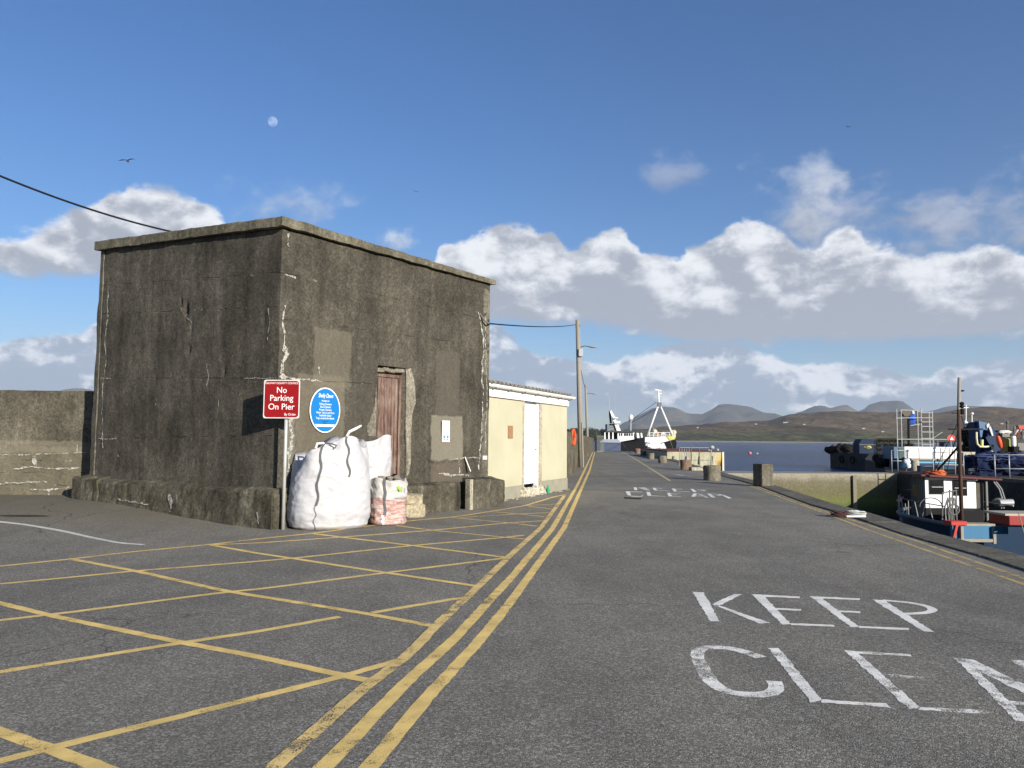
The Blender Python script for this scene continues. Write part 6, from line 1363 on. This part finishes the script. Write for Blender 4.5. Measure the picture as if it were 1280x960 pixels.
pl_('shelter_back', BLACK, TR, [(754, 540), (772, 540), (772, 550), (754, 550)], yt + .6, .3)
wh = pl_('wheelhouse', WHITEP, TR, [(772, 540.5), (793, 540.5), (793, 549), (776, 552), (772, 550)], yt, 5)
for u0, u1 in ((774, 775.3), (776.5, 778), (780.3, 782.5), (783.2, 785.2), (786.3, 788), (789.3, 791)): pl_('window', GLASSD, TR, [(u0, 541.8), (u1, 541.8), (u1, 544.8), (u0, 544.8)], yt - .06, .08)
pl_('wheelhouse_roof', paint((.06, .06, .06), .6, .3, 3), TR, [(757, 538.5), (793.5, 538.5), (793.5, 540.4), (757, 540.4)], yt - .4, 5.6)
pl_('funnel', paint((.16, .19, .20), .6, .2, 3), TR, [(759, 530), (768, 529.5), (771, 538.4), (759, 538.4)], yt + 1.5, 2.5); pl_('gantry', WHITEP, TR, [(768, 530), (773, 530.5), (776, 538.4), (771, 538.4)], yt + 1.2, 1.6)
pl_('gantry_head', WHITEP, TR, [(762.5, 514.5), (764, 512.5), (769, 521.5), (771, 528), (767.5, 529.5), (765.5, 523)], yt + 1.3, .5); pl_('gantry_arm', BLACK, TR, [(761.5, 513.5), (763, 514), (765, 529), (762.5, 529)], yt + 1.6, .4)
for (u0, v0, u1, v1) in ((766, 521.2, 772.5, 522.8), (768, 526, 775.5, 529)): pl_('radar_bar', WHITEP, TR, [(u0, v0), (u1, v0 + .5), (u1, v1), (u0, v1)], yt + .6, .5)
for u in (761.5, 768.5): MB().tube([D(u, 522, yt + 2), D(u - .2, 495, yt + 2)], .035, 5).build('aerial', GALV, TR)
MB().sphere(D(788.7, 522, yt + 1), .40, 16, 12, (.9, .9, 1.25)).build('satellite_dome', WHITEP, TR, smooth=True); MB().tube([D(788.3, 538.5, yt + 1), D(788.5, 525, yt + 1)], .10, 8).build('dome_post', GALV, TR)
for (u0, v0, u1, v1) in ((796, 541, 799.5, 547.5), (801, 541, 803.5, 547)): pl_('deck_ventilator', WHITEP, TR, [(u0, v0), (u1 - 1, v0 + .3), (u1, v1), (u0 + .5, v1)], yt - .5, 1)
for (a_, b_) in (((786, 527), (820, 503)), ((788, 529), (822, 510))): MB().tube([D(*a_, yt), D(*b_, 108)], .03, 4).build('rigging', BLACK, TR)
ywb = 102.0
AF = thing('trawler', (20, 102, WZ), 'white bowed fishing vessel with tall A-frame mast right of the dark trawler', 'fishing vessel')
pl_('hull', DKH, AF, [(826, 553), (844, 549), (846, 553), (843, 575), (818, 575), (818, 558)], ywb + .8, 5)
pl_('bow_bulwark', WHITEP, AF, [(806.5, 546.5), (842.5, 545), (842, 549.5), (826, 553.5), (808, 557.5), (806.5, 552)], ywb, .6)
pl_('bow_strip', paint((.50, .48, .10), .5, .2, 3), AF, [(833, 545.3), (843, 544.6), (844, 549), (837, 550.3)], ywb - .1, .1)
for (u, v, r_) in ((812, 556, .5), (817, 559, .55), (822, 557, .45), (815, 562, .45)): MB().sphere(D(u, v, ywb - .4), r_, 12, 9, (1.1, .7, .8), .5).build('white_net', WHITEP, AF)
pl_('white_hull_patch', WHITEP, AF, [(824, 556), (830, 553.5), (833.5, 562), (833.5, 564.5), (826, 565)], ywb - .3, .6)
for (a_, b_) in (((809, 545), (823.2, 506)), ((841.5, 546), (825, 506))): MB().tube([D(*a_, ywb), D(*b_, ywb)], [.14, .11], 8).build('mast_leg', WHITEP, AF, smooth=True)
MB().tube([D(824, 507, ywb), D(822.7, 488, ywb)], .10, 8).build('topmast', WHITEP, AF); MB().beam(D(819, 487, ywb), D(826.5, 488.5, ywb), .16, .16).build('radar_bar', WHITEP, AF); MB().box(D(824.2, 505.5, ywb), (.5, .4, .55)).build('mast_head', STEELD, AF); MB().beam(D(823, 491.8, ywb), D(827, 492, ywb), .10).build('light_bar', WHITEP, AF)
for z_ in (541, 544): MB().tube([D(811, z_, ywb), D(840, z_ - .3, ywb)], .04, 6).build('rail', WHITEP, AF)
for u in (812, 817, 822, 827, 832, 837): MB().tube([D(u, 541, ywb), D(u, 546, ywb)], .04, 6).build('stanchion', WHITEP, AF)
for (u, v, mt) in ((816, 543, WOODP), (821, 542.5, paint((.40, .16, .08), .6, .2, 4)), (818, 539.5, CREAM), (829, 543, WHITEP), (842, 541, CREAM)): MB().sphere(D(u, v, ywb + 1), .35, 10, 8, (1, 1, 1), .4).build('deck_gear', mt, AF)
for u in (841, 843.5): MB().beam(D(u, 547, ywb), D(u - .5, 537.5, ywb), .22, .22).build('bow_post', CREAM, AF)
o = MB().tube(curve_line(D(838, 551, ywb - .2), D(845, 565, 90), .3), .03, 5).build('mooring_rope', WOODP, org=D(838, 551, ywb)); tag(o, 'mooring rope slanting down from the white bow', 'rope')
o = MB().tube(curve_line(D(778, 553, 117), D(796, 569, 84), .4), .03, 5).build('mooring_rope', WOODP, org=D(778, 553, 117)); tag(o, 'mooring rope running from the dark trawler down toward the bollards', 'rope')
# ------------------------------------------------------------------ birds, moon, buoys, cottages
BIRD = paint((.09, .085, .085), .8, .2, 4, 0, 0)
def bird(u, v, y, span, roll, bend, label):
    c = D(u, v, y); r = thing('seagull', c, label, 'bird', 'seagulls in the sky'); m = MB(); R_ = Matrix.Rotation(roll, 3, 'Y')
    body = [(-.0, -.22, .02, .01), (0, -.12, .0, .055), (0, .02, -.01, .075), (0, .14, .0, .04), (0, .24, .01, .012)]
    bm_ = MB().tube([Vector(b_[:3]) for b_ in body], [b_[3] for b_ in body], 8)
    def wing(s_): 
        return [(s_ * .02, .02, .02), (s_ * .22, .05, bend * .12), (s_ * .38, .0, bend * .13), (s_ * .62, -.08, bend * .02), (s_ * .36, -.13, bend * .11), (s_ * .2, -.10, bend * .10), (s_ * .02, -.1, .02)]
    k = span / 1.24
    bm_.v = [c + R_ @ (v_ * k) for v_ in bm_.v]; bm_.build('body', BIRD, r, smooth=True)
    for s_ in (-1, 1):
        w_ = MB().extrude([Vector(q_) for q_ in wing(s_)], (0, 0, .012)); w_.v = [c + R_ @ (v_ * k) for v_ in w_.v]; w_.build('wing', BIRD, r)
bird(159.5, 201, 52, 1.22, -.10, .75, 'nearest seagull gliding above cloud at upper left'); bird(520, 239.5, 130, 1.2, .25, .7, 'small seagull above the concrete building roof'); bird(1060, 158.5, 125, 1.15, .15, .7, 'lone seagull high at upper right of the sky'); bird(421, 187.5, 300, 1.1, .4, .9, 'tiniest distant seagull near the moon')
mm = bpy.data.materials.new('moon'); mm.use_nodes = True; t = T(mm.node_tree); b = mm.node_tree.nodes['Principled BSDF']; mm.node_tree.nodes.remove(b)
tc = t.node('ShaderNodeTexCoord').outputs['Object']; nn = t.noise(tc, .045, 5, .6)
df = t.node('ShaderNodeBsdfDiffuse', None, {'Color': t.mix(t.ss(nn, .35, .65), (.035, .035, .035), (.11, .11, .105))}); tr_ = t.node('ShaderNodeBsdfTransparent'); ad = t.node('ShaderNodeAddShader', None, {0: df.outputs[0], 1: tr_.outputs[0]})
mm.node_tree.links.new(ad.outputs[0], mm.node_tree.nodes['Material Output'].inputs[0])
mc = D(341, 152, 4200); o = MB().sphere(mc, 27.5, 32, 20).build('moon', mm, smooth=True, org=mc); tag(o, 'pale daytime moon in the blue sky above the building', 'moon')
for (u, v, col_, lab) in ((937.3, 567.5, (.60, .16, .18), 'pink mooring buoy floating beyond the quay'), (946.5, 568, (.4, .42, .45), 'small grey buoy right of the pink buoy')):
    q = G(u, v, WZ); m = MB(); m.sphere(q + Vector((0, 0, .25)), .55 if u < 940 else .3, 14, 10, (1, 1, .85)); t0 = thing('buoy', q, lab, 'buoy'); m.build('float', paint(col_, .4, .1, 2, 0, .1), t0, smooth=True); MB().tube([q + Vector((0, 0, .6)), q + Vector((0, 0, .95))], .06, 6).build('eye', STEELD, t0)
from mathutils.bvhtree import BVHTree
COTW = paint((.34, .33, .30), .8, .1, .2, 0, 0, name='limewash')
bv = BVHTree.FromPolygons(*TERR['hills'])
for (u, v, s_, lab) in ((982, 528.5, 1.8, 'largest white farmhouse low on the far hillside'), (1079, 536, .9, 'white cottage on the far slope behind the pier heaps'), (945, 530.5, .9, 'white cottage at left on the far hillside'), (1222, 538, .9, 'white cottage far right on the hillside'), (1252, 530, 1.0, 'white cottage high on the hill at far right'), (872, 535, .7, 'small white cottage above the left shore'), (1005, 531, .8, 'white cottage just right of the largest farmhouse'), (1103, 540, .8, 'small white cottage low behind the lobster pots'), (1236, 536, .8, 'small white cottage between two others at far right')):
    hit = bv.ray_cast(EYE, ray(u, v).normalized())[0]
    if hit is None: continue
    q = hit; t0 = thing('cottage', q, lab, 'house', 'white cottages on the far hillside'); L_, w_, h_ = 12 * s_, 6, 3.0
    MB().box(q + Vector((0, 0, h_ / 2 - 1)), (L_, w_, h_ + 2)).build('wall', COTW, t0)
    MB().extrude([q + Vector((-L_ / 2 - .3, -w_ / 2 - .3, h_)), q + Vector((-L_ / 2 - .3, w_ / 2 + .3, h_)), q + Vector((-L_ / 2 - .3, 0, h_ + 2.6))], (L_ + .6, 0, 0)).build('roof', paint((.08, .085, .09), .8, .2, .3, 0, 0), t0)

# second boat: lighter panel paints in its sunlit bow quarter, extra harbour clutter
q0_, q1_ = D(1245, 668, 19.9), D(1262, 658.5, 19.9)
MB().box(((q0_.x + q1_.x) / 2, 20.0, (q0_.z + q1_.z) / 2), (q1_.x - q0_.x, .08, q1_.z - q0_.z)).build('lit_bow_patch', paint((.03, .14, .26), .5, .15, 4, 0, .3), RB)
for i, (u, v, y, col_, lab) in enumerate(((1207, 588, 39.5, (.20, .05, .03), 'rusty red fish box below the beige cabinet'), (1217, 590, 38.5, (.04, .05, .06), 'black fish box left of the blue net pile'), (1158, 588, 42.0, (.05, .10, .16), 'dark blue fish box between the two pale railings'), (1163, 590, 41.0, (.30, .29, .26), 'pale grey fish box beside the dark blue fish box'))):
    c = Vector((D(u, v, y).x, y, 0)); t0 = thing('fish_box', c, lab, 'fish box', 'fish boxes on the east pier'); mt = paint(col_, .6, .2, 6, 0, .4)
    MB().box(c + Vector((0, 0, .04)), (.78, .48, .06)).build('base', mt, t0, bevel=.008)
    for dx, dy, sx, sy in ((-.38, 0, .03, .48), (.38, 0, .03, .48), (0, -.23, .73, .03), (0, .23, .73, .03)): MB().box(c + Vector((dx, dy, .21)), (sx, sy, .28)).build('side_panel', mt, t0)
    MB().box(c + Vector((0, -.25, .33)), (.80, .04, .04)).build('rim', mt, t0)
rnd = random.Random(11)
for i, (u, v0, v1, y, lab) in enumerate(((1171, 575, 552, 52, 'thin dark davit post left of the dark blue tank'), (1222, 575, 545, 47, 'thin grey post behind the black net drum'), (1259, 560, 528, 44.5, 'slim aerial mast above the black machinery housing'), (1110, 575, 563, 60, 'short dark post left of the short pier railing'))):
    t0 = thing('steel_post', (D(u, v0, y).x, y, 0), lab, 'post'); MB().tube([(D(u, v0, y).x, y, 0), D(u, v1, y)], .05, 8).build('shaft', STEELD, t0); MB().sphere(D(u, v1, y), .09, 8, 6).build('cap', STEELD, t0)
m = MB()
for k in range(16): q = D(1099 + rnd.random() * 14, 583, 50 + rnd.random() * 3); m.sphere((q.x, q.y, .15 + rnd.random() * .35), .22 + rnd.random() * .25, 10, 8, (1.2, 1, .8), .6)
NH = thing('net_heap', (D(1106, 585, 51).x, 51, 0), 'dark net heap at the pier corner left of the short railing', 'net heap'); m.build('netting', NETK, NH); coil(MB(), D(1106, 572, 50.2), .4, .03, 4, .2, 4, .5).build('rope', STEELD, NH)
